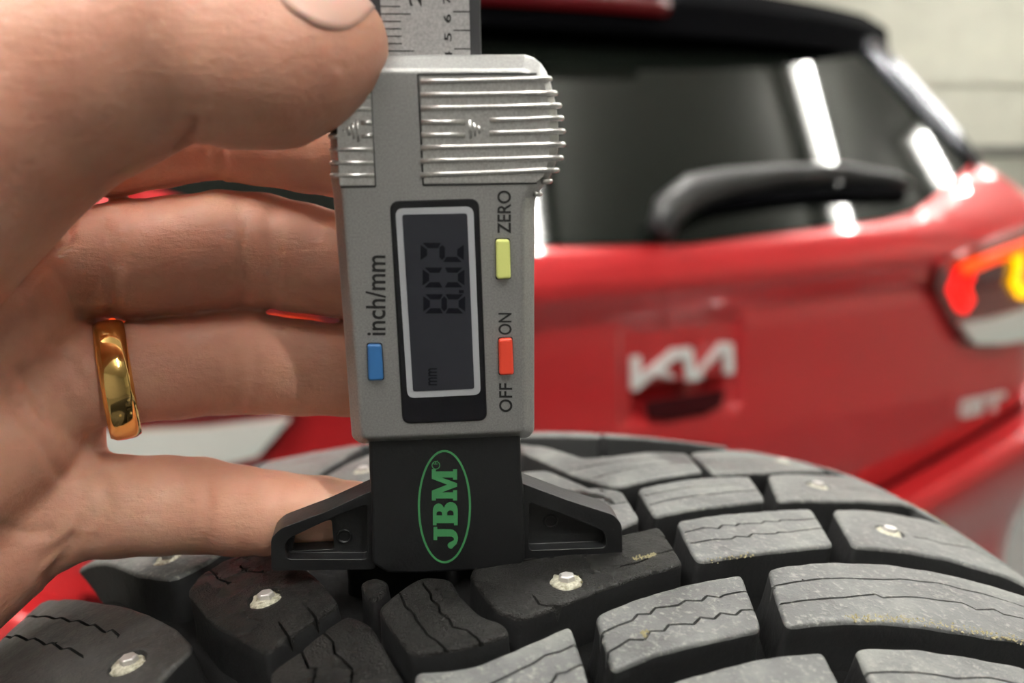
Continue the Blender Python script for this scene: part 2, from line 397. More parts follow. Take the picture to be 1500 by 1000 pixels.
for u in (-.80, .80):
    for v_ in (.75, 3.0):
        c = sp(u, v_, -CL[2]+.32); pr = [(.20, -.09), (.30, -.10), (.32, -.08), (.32, .08), (.30, .10), (.20, .09)]
        V = []
        for i in range(32):
            a = 2*math.pi*i/32
            for r_, s_ in pr: V.append(c+CU*s_+r_*(math.cos(a)*CV+math.sin(a)*np.array([0, 0, 1])))
        npx = len(pr); wh = carfix(mesh_obj('wheel', V, [(i*npx+k, i*npx+k+1, ((i+1) % 32)*npx+k+1, ((i+1) % 32)*npx+k) for i in range(32) for k in range(npx-1)], M['tyreblack'], car, True))
        v, f = tube_data([c-CU*.08, c+CU*.08], .205, 24); r_ = mesh_obj('rim', v, f, M['rim'], wh)
        pass
# tail lamps (right one traced, left mirrored)
def mirrored(P, sgn): return np.array([(p[0]*sgn, p[1]) for p in P])
lensP = cpoly([(1366, 392), (1385, 375), (1440, 352), (1500, 328)])
lens = list(lensP)+[np.array([.80, .165]), np.array([.83, .02])]+list(cpoly([(1500, 490), (1440, 503), (1402, 502), (1384, 470)]))
wht = list(cpoly([(1390, 470), (1440, 462), (1500, 445)]))+[np.array([.82, .055]), np.array([.83, .025])]+list(cpoly([(1500, 490), (1450, 499), (1410, 499)]))
def stroke(name, pts, wd, off, m, parent):
    P3_ = [cpt(p[0], p[1], off) for p in resample(pts, .012, False)]
    v, f = tube_data(P3_, [(wd, .006)]*len(P3_), 10, up=(0, 0, 1))
    o = mesh_obj(name, v, f, m, parent, True); return o
bar = [cpx(1392, 442), cpx(1384, 412), cpx(1394, 392), cpx(1430, 378), cpx(1470, 364), cpx(1500, 352)]
hook = [cpx(1392, 442), cpx(1400, 446), cpx(1407, 436), cpx(1407, 400)]
yel = [cpx(1473, 372), cpx(1474, 400), cpx(1478, 424), cpx(1486, 424)]
for sgn in (1, -1):
    lamp = slab('tail_lamp', resample(mirrored(lens, sgn), .02), .03, cf(.001), .014, M['lampdark'], car); carfix(lamp)
    for (nm, pp, wd, m, off) in (('light_bar', bar[:3], .011, 'lampred', .017), ('light_bar', hook, .011, 'lampred', .017), ('light_bar', bar[2:]+[np.array([.78, .145])], .010, 'lamporange', .019), ('light_bar', yel, .012, 'lampyellow', .020)):
        o = stroke(nm, mirrored(pp, sgn), wd, off, M[m], lamp)
        if m != 'lampred': o['label'] = ('glowing orange' if m == 'lamporange' else 'glowing yellow')+' light bar'
    o = slab('reversing_lens', resample(mirrored(wht, sgn), .02), .03, cf(.012), .012, M['lampwhite'], lamp)
# rear wiper
wp = [(948, 335, .03), (955, 305, .035), (985, 280, .04), (1040, 266, .04), (1120, 256, .035), (1210, 252, .03), (1290, 262, .022), (1318, 270, .018)]
P3_ = [cpt(*cpx(x, y), z) for x, y, z in wp]
v, f = tube_data(P3_, [(.020, .016), (.026, .02), (.027, .02), (.023, .016), (.018, .012), (.015, .010), (.012, .007), (.007, .005)], 12, up=(0, 0, 1))
wo = carfix(mesh_obj('wiper_arm', v, f, M['wiper'], car, True))
P3_ = [cpt(*cpx(x, y), z) for x, y, z in ((1020, 306, .012), (1120, 292, .012), (1220, 285, .012), (1312, 285, .012))]
v, f = tube_data(P3_, (.012, .008), 8, up=(0, 0, 1)); bl = mesh_obj('wiper_blade', v, f, M['trim'], wo, True)
# raised emblem: joined strokes
def plate_strokes(name, strokes, org, w_, h_, th, m, parent, off=.004, slant=0):
    parts = []
    for (a, b) in strokes:
        a = np.array(a, float)*[w_, h_]; b = np.array(b, float)*[w_, h_]; d = b-a; L = np.linalg.norm(d); d /= L; n_ = np.array([-d[1], d[0]])*th/2
        a2 = a-d*th*.35; b2 = b+d*th*.35; q = [a2-n_, b2-n_, b2+n_, a2+n_]
        q = [np.array([p[0]+org[0]+slant*p[1], p[1]+org[1]]) for p in q]
        base = [cpt(p[0], p[1], off-.002)+CV*recess(np.array(p[0]), np.array(p[1])) for p in q]; top = [cpt(p[0], p[1], off+.005)+CV*recess(np.array(p[0]), np.array(p[1])) for p in q]
        parts.append((base+top, [(4, 5, 6, 7), (0, 1, 5, 4), (1, 2, 6, 5), (2, 3, 7, 6), (3, 0, 4, 7)]))
    v, f = merge(parts); return carfix(mesh_obj(name, v, f, m, parent))
hp = np.array([(-.066, -.046), (-.060, -.070), (-.03, -.078), (.03, -.078), (.060, -.070), (.068, -.046)])
carfix(slab('handle_pocket_shade', resample(hp, .008), .01, lambda p, h: cpt(p[:, 0], p[:, 1], .001+h)+recess(p[:, 0], p[:, 1])[:, None]*0*CV, .002, M['recess'], car))  # flat dark sheet painting the shade inside the handle pocket
marks = [((.04, 0), (.04, .95)), ((.05, .02), (.40, .98)), ((.24, .48), (.38, .0)), ((.40, .98), (.54, .98)), ((.54, .98), (.57, .05)), ((.57, .03), (.66, .03)), ((.66, .03), (.88, .98)), ((.88, .98), (.95, .95)), ((.95, .95), (.96, .05))]
e = plate_strokes('emblem', marks, (-.082, -.024), .166, .036, .0125, M['chrome'], car, .006); e['label'] = 'pale joined-letter emblem'
bd = [((.0, .1), (.0, .9)), ((.0, .9), (.42, .9)), ((0, .1), (.42, .1)), ((.42, .1), (.42, .45)), ((.42, .45), (.25, .45)), ((.55, .9), (1, .9)), ((.78, .9), (.78, .0))]
b0 = cpx(1410, 606)
e = plate_strokes('trim_badge', bd, (b0[0]-.005, b0[1]-.002), .100, .026, .0085, M['badge'], car, .003); e['label'] = 'small satin trim badge'

# ------------------------------------------------------------------ tyre
TX, TA, TH, R, RC, SH, W = .0071, .1155, .0696, .3192, .3669, .0335, .1143
TC = np.array([TX, TA, CAM[2]-TH-R])
def prof(s):
    A = np.abs(s); d = A*A/(2*RC); t = np.clip((A-(W-SH))/SH, 0, .995)
    return d+np.where(A > W-SH, SH*(1-np.sqrt(1-t*t)), 0)
def tpx(x, y):
    d = ray(x, y); ts = np.linspace(.05, .5, 5000); p = CAM+ts[:, None]*d-TC
    s = p[:, 0]; f = np.hypot(p[:, 1], p[:, 2])-(R-prof(s))
    f = np.where(np.abs(s) > W*.995, 1, f)
    i = np.where((f[:-1] > 0) & (f[1:] <= 0))[0]
    i = i[0] if len(i) else int(np.argmin(f))
    return np.array([s[i]*1e3, math.atan2(p[i, 1], p[i, 2])*R*1e3])
def tsurf(p, h):                        # p in mm (across, along), h in mm outward
    s = p[:, 0]/1e3; a = p[:, 1]/1e3/R; e = 1e-4
    ds = (prof(s+e)-prof(s-e))/(2*e); n = np.stack([ds, np.ones_like(ds)], 1); n /= np.linalg.norm(n, axis=1)[:, None]
    hh = np.asarray(h)/1e3; r = R-prof(s)+hh*n[:, 1]; x = s+hh*n[:, 0]
    return TC+np.stack([x, r*np.sin(a), r*np.cos(a)], 1)
tyre = thing('tyre', 'studded winter tyre with deep tread blocks under the depth gauge', 'tyre', tuple(TC))
TINV = Matrix.Translation(-tyre.location)
def tfix(o): o.matrix_parent_inverse = TINV; return o
GD = 8.5                                # groove depth, mm
# carcass: lathe
pro = []
for s in np.linspace(-.995, .995, 61)*W:
    n_ = tsurf(np.array([[s*1e3, 0]]), -GD)[0]; pro.append((n_[0]-TX, n_[2]-TC[2]))
side = [(.1120, .262), (.1150, .245), (.1120, .225), (.1030, .208), (.1000, .200)]
pro = [(-a, b) for a, b in side[::-1]]+pro+side
pro = [(a, b) for a, b in pro]
NT = 220; V = []
for i in range(NT):
    a = 2*math.pi*i/NT
    for (s, r) in pro: V.append(TC+np.array([s, r*math.sin(a), r*math.cos(a)]))
npf = len(pro)
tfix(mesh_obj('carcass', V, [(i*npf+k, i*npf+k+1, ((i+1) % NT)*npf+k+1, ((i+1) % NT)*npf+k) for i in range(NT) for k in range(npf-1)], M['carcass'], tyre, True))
def zig(L): return L
crumbs = []
def block(poly, sipes=(), stud=(), wet_shade=False, g=1.5, px=True, rb=.65, name='tread_block', rnd=1.6, bulge=0, holes=()):
    P = np.array([tpx(*q) for q in poly]) if px else np.array(poly, float)
    if area2(P) < 0: P = P[::-1]
    P = round_poly(P, rnd, 4); P = resample(P, g*.6)
    keep = [P[0]]
    for q in P[1:]:
        if np.linalg.norm(q-keep[-1]) > .2: keep.append(q)
    P = np.array(keep)
    cen = P.mean(0)
    rng = np.random.RandomState(int(abs(cen[0]*13+cen[1]*7)) % 9999)
    rings = []; 
    for d in (.18, .5, 1.0):
        q = offset_in(P, d*rb); ok = inside(q, P) & (seg_dist(q, P, np.roll(P, -1, 0)) > d*rb*.8); rings.append(q[ok])
    ex = [np.concatenate(rings)]
    SA = []; SB = []
    for sp_ in sipes:
        Q = np.array([tpx(*q) for q in sp_]) if px else np.array(sp_, float)
        Q = resample(Q, .45, False); SA.append(Q[:-1]); SB.append(Q[1:])
        dn = np.gradient(Q, axis=0); nn = np.stack([-dn[:, 1], dn[:, 0]], 1); nn /= np.linalg.norm(nn, axis=1)[:, None]+1e-9
        for k in (-.62, -.21, -.12, .12, .21, .62): 
            q = Q+nn*k; ok = inside(q, P) & (seg_dist(q, P, np.roll(P, -1, 0)) > .06); ex.append(('s', q[ok]))
    SA_ = np.concatenate(SA) if SA else None; SB_ = np.concatenate(SB) if SB else None
    studs = [np.array(tpx(*q)) if px else np.array(q, float) for q in stud]
    pts = []
    for e_ in ex:
        if isinstance(e_, tuple): pts.append(e_[1])
        else:
            if SA_ is not None: e_ = e_[seg_dist(e_, SA_, SB_) > .45]
            pts.append(e_)
    for c in studs:                     # crater around the stud
        for r_, n_ in ((.6, 6), (1.6, 10), (2.3, 14), (2.8, 18), (3.4, 18)):
            a = np.arange(n_)*2*math.pi/n_; q = c+np.stack([r_*np.cos(a), r_*np.sin(a)], 1); q = q[inside(q, P)]; pts.append(q)
    extra = np.concatenate(pts)
    # thin out near-duplicate extras
    key = {}
    for i, q in enumerate(extra): key.setdefault((int(q[0]/.07), int(q[1]/.07)), i)
    extra = extra[sorted(key.values())]
    def drop(Q):
        k = np.ones(len(Q), bool)
        if SA_ is not None: k &= seg_dist(Q, SA_, SB_) > .8
        for c in studs: k &= np.linalg.norm(Q-c, axis=1) > 4.0
        return k
    p2, fc, n = fill_poly(P, g, 1.35*rb, extra, drop)
    D = seg_dist(p2, P, np.roll(P, -1, 0)); D[:n] = 0
    x = np.clip(rb-D, 0, rb); h = -(rb-np.sqrt(np.maximum(rb*rb-x*x, 0)))
    if SA_ is not None:
        ds = seg_dist(p2, SA_, SB_); h = np.where(ds < .165, h-2.4, h)
    for c in studs:
        r_ = np.linalg.norm(p2-c, axis=1); h = h-np.where(r_ < 2.55, 1.1, 0)*1.0+np.exp(-((r_-3.2)/.7)**2)*.22
    h = h+.07*np.sin(p2[:, 0]*.9+cen[1])*np.cos(p2[:, 1]*1.1+cen[0])+rng.randn(len(p2))*.012
    top = tsurf(p2, h); N = len(p2)
    # walls follow the actual boundary of the fill
    bl = boundary_loops(fc); ring = {}
    V = list(top); lev = []
    out = p2-offset_in_dir(p2, P, n)
    for k, (dh, do) in enumerate(((-2.5, .12), (-5.5, .35), (-GD-.4, .95))):
        q = p2[:n]+out[:n]*do; V += list(tsurf(q, np.full(n, dh)+h[:n]*.5)); 
    faces = list(fc); nf_top = len(fc)
    for a, b in bl:
        if a >= n or b >= n: continue
        prev = (a, b)
        for k in range(3):
            nx = (N+k*n+a, N+k*n+b); faces.append((prev[1], prev[0], nx[0], nx[1])); prev = nx
    o = tfix(mesh_obj(name, V, faces, M['rubber_damp_shade' if wet_shade == 2 else 'rubber_wet_shade' if wet_shade else 'rubber'], tyre, True))
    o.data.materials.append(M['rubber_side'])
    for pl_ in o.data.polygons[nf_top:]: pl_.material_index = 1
    o.modifiers.new('es', 'EDGE_SPLIT').split_angle = math.radians(42)
    for c in studs: make_stud(c, rng)
    return P
def offset_in_dir(p2, P, n):
    q = p2.copy(); q[:n] = offset_in(p2[:n], 1.0); return q
def make_stud(c, rng):
    def pt(x, y, h): return tsurf(np.array([[c[0]+x, c[1]+y]]), h)[0]
    n_ = 22; V = []; 
    rr = [2.45*(1+.10*rng.randn()) for _ in range(n_)]
    for h_, f_ in ((-1.1, 1.0), (-.25, 1.0), (.1, .86)):
        for i in range(n_): a = 2*math.pi*i/n_; V.append(pt(rr[i]*f_*math.cos(a), rr[i]*f_*math.sin(a), h_+.08*rng.randn()))
    V.append(pt(0, 0, .2)); fs = [(k*n_+i, k*n_+(i+1) % n_, (k+1)*n_+(i+1) % n_, (k+1)*n_+i) for k in range(2) for i in range(n_)]
    fs += [(2*n_+i, 2*n_+(i+1) % n_, 3*n_) for i in range(n_)]
    o = tfix(mesh_obj('stud', V, fs, M['stud'], tyre, True))
    V = []; n_ = 6; a0 = rng.rand()*3
    for h_, r_ in ((0, 1.25), (.85, 1.22), (1.05, 1.0)):
        for i in range(n_): a = a0+2*math.pi*i/n_; V.append(pt(.15+r_*1.12*math.cos(a), .35+r_*.95*math.sin(a), h_))
    fs = [(k*n_+i, k*n_+(i+1) % n_, (k+1)*n_+(i+1) % n_, (k+1)*n_+i) for k in range(2) for i in range(n_)]+[tuple(2*n_+i for i in range(n_))]
    q = mesh_obj('pin', V, fs, M['pin'], o); bevel(q, .0001, 2)
def S(*a): return list(a)
# --- right half, near to far
block([(871,900),(930,876),(1000,855),(1087,840),(1100,875),(1117,921),(1050,936),(960,957),(897,984),(884,940)],
  [[(878,929),(906,915),(926,909),(934,899),(952,899),(960,890),(994,886),(1004,879),(1028,879),(1036,872),(1054,875),(1060,871),(1098,865)],
   [(888,956),(922,936),(944,936),(952,924),(972,924),(980,914),(1016,914),(1026,904),(1046,906),(1056,897),(1078,900),(1086,893),(1108,892)]], g=1.1)
B2 = [tpx(*q) for q in [(1126,833),(1140,829),(1200,822),(1300,825),(1390,840),(1500,871)]]+[(96, -2), (108, -6), (113, -10), (112, -24), (104, -22), (90, -17)]+[tpx(*q) for q in [(1500,938),(1440,930),(1380,920),(1320,912),(1250,909),(1200,912),(1152,917),(1135,870)]]
block(B2, [[tpx(*q) for q in [(1130,858),(1172,851),(1212,846),(1286,848),(1320,848),(1370,853),(1410,862),(1456,874),(1500,888)]]+[(94, -8), (106, -13)],
           [tpx(*q) for q in [(1146,883),(1188,878),(1240,874),(1282,870),(1294,875),(1324,873),(1366,877),(1410,883),(1430,892),(1456,892),(1470,900),(1500,905)]]+[(92, -12), (106, -18)]], px=False, g=1.3)
block([(991,762),(1060,752),(1140,746),(1188,744),(1222,798),(1140,806),(1080,813),(1022,822),(1006,795)],
  [[(1004,779),(1032,772),(1052,774),(1058,769),(1078,770),(1082,767),(1114,766),(1120,763),(1140,764),(1144,761),(1166,762),(1198,759)],
   [(1014,795),(1048,789),(1072,789),(1078,785),(1096,786),(1102,782),(1136,781),(1140,779),(1162,778),(1208,773)]], g=1.2)
B4 = [(1220,746),(1260,745),(1300,750),(1360,762),(1420,780),(1456,796),(1470,816),(1483,838),(1440,832),(1400,820),(1360,812),(1310,804),(1250,800),(1236,776)]
P4 = [tpx(*q) for q in B4]
P4 = P4[:5]+[(96, 35), (108, 30), (113, 26), (112, 13), (102, 14)]+P4[8:]
block(P4, [[tpx(*q) for q in [(1340,786),(1356,788),(1380,796),(1420,802)]]+[(98, 24), (108, 20)]], [tpx(1303,779)], px=False, g=1.3)
block([(934,715),(1000,702),(1060,697),(1098,697),(1122,732),(1060,739),(1000,747),(959,756),(945,735)],
  [[(950,724),(984,718),(1002,714),(1032,712),(1056,710),(1080,708)],[(955,738),(978,732),(1016,726),(1050,723),(1072,720),(1104,718)]], g=1.4)
P6 = [tpx(*q) for q in [(1125,695),(1150,693),(1200,695),(1240,697),(1290,704),(1340,714)]]+[(94, 76), (104, 72), (111, 68), (113, 64), (112, 50), (104, 48), (94, 42)]+[tpx(*q) for q in [(1340,742),(1280,734),(1200,732),(1140,733),(1132,716)]]
block(P6, [[tpx(*q) for q in [(1240,714),(1290,720),(1350,734)]]+[(100, 58)]], [tpx(1198,712)], px=False, g=1.5)
block([(1012,663),(1060,659),(1120,661),(1165,668),(1210,690),(1120,691),(1046,694)], [[(1030,675),(1060,673),(1100,674)]], [(1148,677)], g=1.6)
P8 = [tpx(*q) for q in [(1205,668),(1240,673)]]+[(84, 112), (100, 106), (112, 98), (113, 84), (104, 80), (94, 82)]+[tpx(*q) for q in [(1290,701),(1232,692)]]
block(P8, (), (), px=False, g=2)
block([(903,713),(840,695),(802,677),(765,661),(757,650),(800,654),(855,671),(900,667),(950,661),(1006,664),(1030,690),(960,700)],
  [[(870,700),(930,684),(1015,675)],[(838,688),(900,676),(1000,669)]], g=1.6)
block([(765,740),(820,722),(870,712),(912,719),(938,760),(912,771),(860,785),(765,800)], [[(770,760),(840,744),(920,735)]], g=1.6)
block([(765,690),(800,688),(860,712),(868,716),(800,730),(745,750),(735,715)], g=1.8)
block([(966,770),(912,782),(860,790),(760,805),(700,822),(686,841),(706,868),(727,894),(765,906),(805,892),(880,862),(950,838),(1002,826),(988,803)],
  [[(700,832),(760,822),(800,815)],[(783,874),(790,884),(800,887),(818,886)],[(912,828),(935,824),(958,812),(990,804)]], [(829,851)], wet_shade=True, g=1.1)
# --- bottom centre, running out of the frame
block([(608,988),(615,983),(690,976),(740,956),(800,930),(836,913),(846,945),(856,975),(866,1015),(875,1050),(800,1080),(700,1110),(640,1120),(600,1060)],
  [[(844,943),(820,954),(798,960),(780,972),(750,986),(700,1010)],[(854,971),(830,984),(816,986),(808,1000),(760,1020)]], g=1.2)
block([(940,1012),(1000,992),(1080,970),(1140,958),(1206,953),(1220,980),(1236,1015),(1250,1060),(1100,1085),(960,1120),(920,1060)], g=1.4)
P15 = [tpx(*q) for q in [(1253,951),(1266,947),(1340,949),(1410,959),(1500,976)]]+[(88, -36), (104, -42), (113, -48), (112, -62), (98, -58)]+[tpx(*q) for q in [(1400,1050),(1290,1055),(1275,1000)]]
block(P15, [[tpx(*q) for q in [(1268,985),(1340,984),(1400,993),(1450,992),(1500,1003)]]+[(86, -42)]], px=False, g=1.4)
# --- left half
PL1 = [(-92, 14), (-105, 11), (-113, 9), (-112, -3), (-100, -1), (-88, 3), (-76, 5)]+[tpx(*q) for q in [(200,841),(252,848),(300,825),(345,795)]]+[(-48, 26), (-66, 24), (-80, 19)]
block([tpx(*q) for q in [(120,830),(113,837),(200,841),(252,848),(300,825),(345,795)]]+[(-52, 26), (-66, 27), (-80, 21)], (), [tpx(245,818)], px=False, g=1.4)
PL2 = [(-113, -8), (-106, 2)]+[tpx(*q) for q in [(60,883),(85,877),(140,880),(185,887),(222,900),(260,920),(285,947),(232,1000),(170,1060)]]+[(-76, -34), (-90, -28), (-104, -26), (-113, -24)]
block(PL2, [[tpx(*q) for q in [(34,904),(54,904),(64,902),(80,906),(90,904),(102,910),(114,908),(130,916),(138,914),(154,926),(164,922),(174,930)]],
            [tpx(*q) for q in [(4,931),(16,934),(22,930),(40,938),(50,934),(66,944),(76,940),(90,950),(100,948),(120,960)]]], [tpx(187,972)], px=False, g=1.1, wet_shade=2)
block([(273,866),(290,843),(334,817),(370,808),(430,818),(470,850),(498,884),(430,926),(391,957),(310,912)],
  [[(448,888),(458,898),(470,914)],[(410,914),(420,928),(436,948)],[(302,830),(312,838),(320,848),(332,852)],[(352,830),(362,836),(376,838)]], [(388,877)], wet_shade=True, g=1.0)
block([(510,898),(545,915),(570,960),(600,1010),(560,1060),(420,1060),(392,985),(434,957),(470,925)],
  [[(442,954),(452,978),(464,978),(458,1000),(470,1030)],[(472,924),(488,940),(490,956),(502,966),(516,980),(514,1000)]], wet_shade=True, g=1.1)
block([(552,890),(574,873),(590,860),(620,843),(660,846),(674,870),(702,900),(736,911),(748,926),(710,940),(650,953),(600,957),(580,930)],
  [[(586,868),(594,888),(606,898),(610,908),(620,920),(626,930),(640,938),(658,956)],[(620,856),(631,870),(632,878),(643,886),(644,896),(658,906),(663,918),(684,922),(702,938),(714,944)]], wet_shade=True, g=1.0)
block([(526,852),(550,844),(570,851),(566,864),(548,880),(536,870)], wet_shade=True, g=1.2, rb=.7)
block([(-37, 9), (-29, 7), (-19, 8), (-16, 16), (-22, 20), (-36, 21)], wet_shade=True, px=False, g=1.6)
block([(-15, 14), (4, 22), (14, 24), (12, 34), (-6, 32), (-16, 26)], wet_shade=True, px=False, g=1.8)
# left side, far rows seen between the fingers, and the rows the hand covers
block([(375,690),(400,672),(437,658),(515,651),(530,654),(500,672),(470,690),(455,706),(400,712)], [[(400,690),(440,676),(480,668)]], g=1.8)
block([(476,704),(505,680),(545,664),(600,668),(600,720),(500,730)], (), [(531,690)], g=1.8)
for i, t0 in enumerate((40, 66)):
    block([(-52, t0+8), (-20, t0-8), (-16, t0+8), (-48, t0+24)] if i == 0 else [(-46, t0+30), (-16, t0+14), (-12, t0+30), (-44, t0+44)], px=False, g=2.4)
block([(-100, 44), (-60, 34), (-57, 52), (-98, 62)], px=False, g=2.4)
for t0 in (100, 126, 152):
    for sg in (1, -1):
        block([(sg*20, t0), (sg*60, t0+16), (sg*60, t0+34), (sg*22, t0+18)], px=False, g=3)
        block([(sg*66, t0+10), (sg*108, t0+6), (sg*108, t0+22), (sg*66, t0+28)], px=False, g=3)
    block([(-18.5, t0-4), (18.5, t0-4), (18.5, t0+17), (-18.5, t0+17)], px=False, g=3)
# sandy grit along the block edges
V = []; Fc = []
rng = np.random.RandomState(3)
def grit(line, n, spread, size):
    L = resample([tpx(*q) for q in line], .5, False)
    for _ in range(n):
        c = L[rng.randint(len(L))]+rng.randn(2)*spread; r_ = size*(.4+rng.rand())
        b = tsurf(c[None], -.05)[0]; o = len(V)
        d = [rng.randn(3) for _ in range(3)]
        for k in ((1, 0, 0), (-1, 0, 0), (0, 1, 0), (0, -1, 0), (0, 0, 1), (0, 0, -1)): V.append(b+np.array(k)*r_/1e3*(.6+.6*rng.rand()))
        for f_ in ((0, 2, 4), (2, 1, 4), (1, 3, 4), (3, 0, 4), (2, 0, 5), (1, 2, 5), (3, 1, 5), (0, 3, 5)): Fc.append(tuple(i+o for i in f_))
grit([(1240,903),(1320,905),(1400,918),(1460,930),(1500,938)], 260, .5, .22)
grit([(930,818),(960,812)], 60, .35, .25); grit([(1040,820),(1100,812)], 30, .4, .2); grit([(944,928),(948,924)], 6, .15, .35)
grit([(380,862),(410,866)], 40, 1.6, .16); grit([(820,840),(870,860)], 30, 1.2, .16); grit([(1330,720),(1390,745)], 60, .5, .25)
o = tfix(mesh_obj('grit', V, Fc, M['crumb'], tyre)); o['kind'] = 'stuff'; o['label'] = 'sandy grit stuck to the tread'
# rim closing the tyre
for sx in (-1, 1):
    V = []; prr = [(.098, .206), (.085, .195), (.06, .19), (.05, .06), (.06, .0)]
    for i in range(48):
        a = 2*math.pi*i/48
        for s, r in prr: V.append(TC+np.array([sx*s, r*math.sin(a), r*math.cos(a)]))
    n5 = len(prr); tfix(mesh_obj('rim_face', V, [(i*n5+k, i*n5+k+1, ((i+1) % 48)*n5+k+1, ((i+1) % 48)*n5+k) for i in range(48) for k in range(n5-1)], M['rim'], tyre, True))
# low stand carrying the tyre
st = thing('tyre_stand', 'grey steel stand holding the studded tyre upright', 'stand', (TC[0], TC[1], 0))
zb = TC[2]-R+.0085
for o in (box('table_top', (TC[0], TC[1], zb-.02), (.5, .8, .04), M['bench'], st, .004), *[box('leg', (TC[0]+a, TC[1]+b, (zb-.04)/2), (.04, .04, zb-.04), M['bench'], st, .003) for a in (-.22, .22) for b in (-.36, .36)]):
    o.matrix_parent_inverse = Matrix.Translation(-st.location)

# ------------------------------------------------------------------ depth gauge
GY = math.radians(8); GR = math.radians(-.7)
d0 = ray(653, 838); GO = CAM+d0*(.1140/d0[1])
Rz = Matrix.Rotation(GY, 3, 'Z') @ Matrix.Rotation(GR, 3, 'Y')
GM = np.array(Rz); GX, GN, GZ = GM[:, 0], GM[:, 1], GM[:, 2]
gauge = thing('tread_depth_gauge', 'silver digital tread depth gauge with black foot standing on the tyre', 'depth gauge', tuple(GO))
gauge.rotation_euler = Rz.to_euler()
def G(x, y, dep=0):                     # photo point -> gauge coordinates (m) on the plane dep behind the front face
    d = ray(x, y); t = ((GO-CAM)@GN+dep)/(d@GN); p = CAM+d*t-GO
    return np.array([p@GX, p@GZ])
def GPoly(L, dep=0): return np.array([G(*q, dep) for q in L])
def gext(name, P, y0, y1, m, parent=None, bev=0, seg=2, **k):
    """outline P (x,z) extruded from depth y0 (front) to y1 (back)"""
    n_ = len(P); V = [(p[0], y0, p[1]) for p in P]+[(p[0], y1, p[1]) for p in P]
    if area2(np.array(P)) < 0: o_ = 1
    else: o_ = 0
    fr = tuple(range(n_)); bk = tuple(range(n_, 2*n_))[::-1]; sd = [(i, n_+i, n_+(i+1) % n_, (i+1) % n_) for i in range(n_)]
    fs = [fr, bk]+sd
    if o_: fs = [f[::-1] for f in fs]
    o = mesh_obj(name, V, fs, m, parent or gauge)
    for a, b in k.items(): o[a] = b
    if bev: bevel(o, bev, seg)
    return o
# housing: front face loop, chamfer loop, back loop
outer = [(546,80),(640,79.5),(770,79),(783,83),(794,92),(802,104),(808,120),(813,140),(817,160),(819,180),(820,200),(819,220),(816,238),(810,255),(802,268),(793,279),(786,290),(784,305),(784,450),(784,632),(776,643),(650,648),(528,652),(515,643),(506,520),(497,400),(488,290),(484,262),(483,200),(486,150),(500,110),(522,88)]
inner = [(560,103),(640,103),(765,103),(774,105),(782,108),(788,114),(793,126),(797,142),(800,160),(802,180),(803,200),(802,220),(799,236),(793,250),(785,262),(776,275),(768,290),(766,305),(766,450),(768,626),(764,633),(650,638),(536,643),(530,636),(521,520),(511,400),(502,290),(498,262),(497,200),(499,152),(511,124),(532,108)]
Po = GPoly(outer, .002); Pi = GPoly(inner, 0)
n_ = len(Po); V = [(p[0], 0, p[1]) for p in Pi]+[(p[0], .0024, p[1]) for p in Po]+[(p[0], .010, p[1]) for p in Po]
fs = [tuple(range(n_))]+[(i, k+i, k+(i+1) % n_, (i+1) % n_) for k in (n_,) for i in range(n_)]+[(n_+i, 2*n_+i, 2*n_+(i+1) % n_, n_+(i+1) % n_) for i in range(n_)]+[tuple(range(2*n_, 3*n_))[::-1]]
body = mesh_obj('housing', V, [f[::-1] for f in fs] if area2(Pi) < 0 else fs, M['alu'], gauge)
bm = bmesh.new(); bm.from_mesh(body.data); bmesh.ops.recalc_face_normals(bm, faces=bm.faces); bm.to_mesh(body.data); bm.free()
bevel(body, .0005, 3, 20)
# grip areas: raised brighter panels with ribs
pr = GPoly([(616,113),(793,111),(799,130),(804,160),(806,200),(803,235),(796,258),(784,267),(621,268)]); gext('grip_panel', pr, -.00015, .001, M['alu2'])
pl = GPoly([(543,128),(549,271),(498,271),(494,200),(497,150),(505,135)]); gext('grip_panel', pl, -.00015, .001, M['alu2'])
def gbar(name, pts, r, m, n=8, parent=None):
    """pts: (photo x, photo y, depth)"""
    P3_ = []
    for x, y, d in pts: q = G(x, y, d); P3_.append((q[0], d, q[1]))
    v, f = tube_data(P3_, r, n); return mesh_obj(name, v, f, m, parent or gauge, True)
lefty = [120, 139.5, 159, 179, 198, 216.6, 236, 256.5]; rights = [(809,115.5),(817,136.5),(823,154.5),(826.6,173),(829,192),(829,211.5),(826,231),(820,249)]
for i, (yl, (xr, yr)) in enumerate(zip(lefty, rights)):
    spans = [(616, xr)] if i not in (3, 4) else [(617, 681), (717, xr)]
    for a, b in spans:
        ya = yl+(yr-yl)*(a-616)/(xr-616); pts = [(a, ya, 0)]
        if b == xr:
            for f_ in (.3, .6): pts.append((a+(b-a)*f_, ya+(yr-ya)*f_, 0))
            pts += [(b-24, yr, -.0001), (b-12, yr, .0001), (b-6, yr, .0007), (b-4, yr, .0018), (b-4, yr, .004), (b-5, yr, .0085)]
        else: pts.append((b, ya, 0))
        gbar('grip_ridge', pts, .00042, M['alu2'])
gbar('grip_ridge', [(795,266,.0005),(803,265,.001),(806,265,.003),(805,265,.007)], .00042, M['alu2'])
gbar('grip_ridge', [(783,284,.0012),(790,284,.002),(791,284,.004),(791,284,.007)], .0004, M['alu2'])
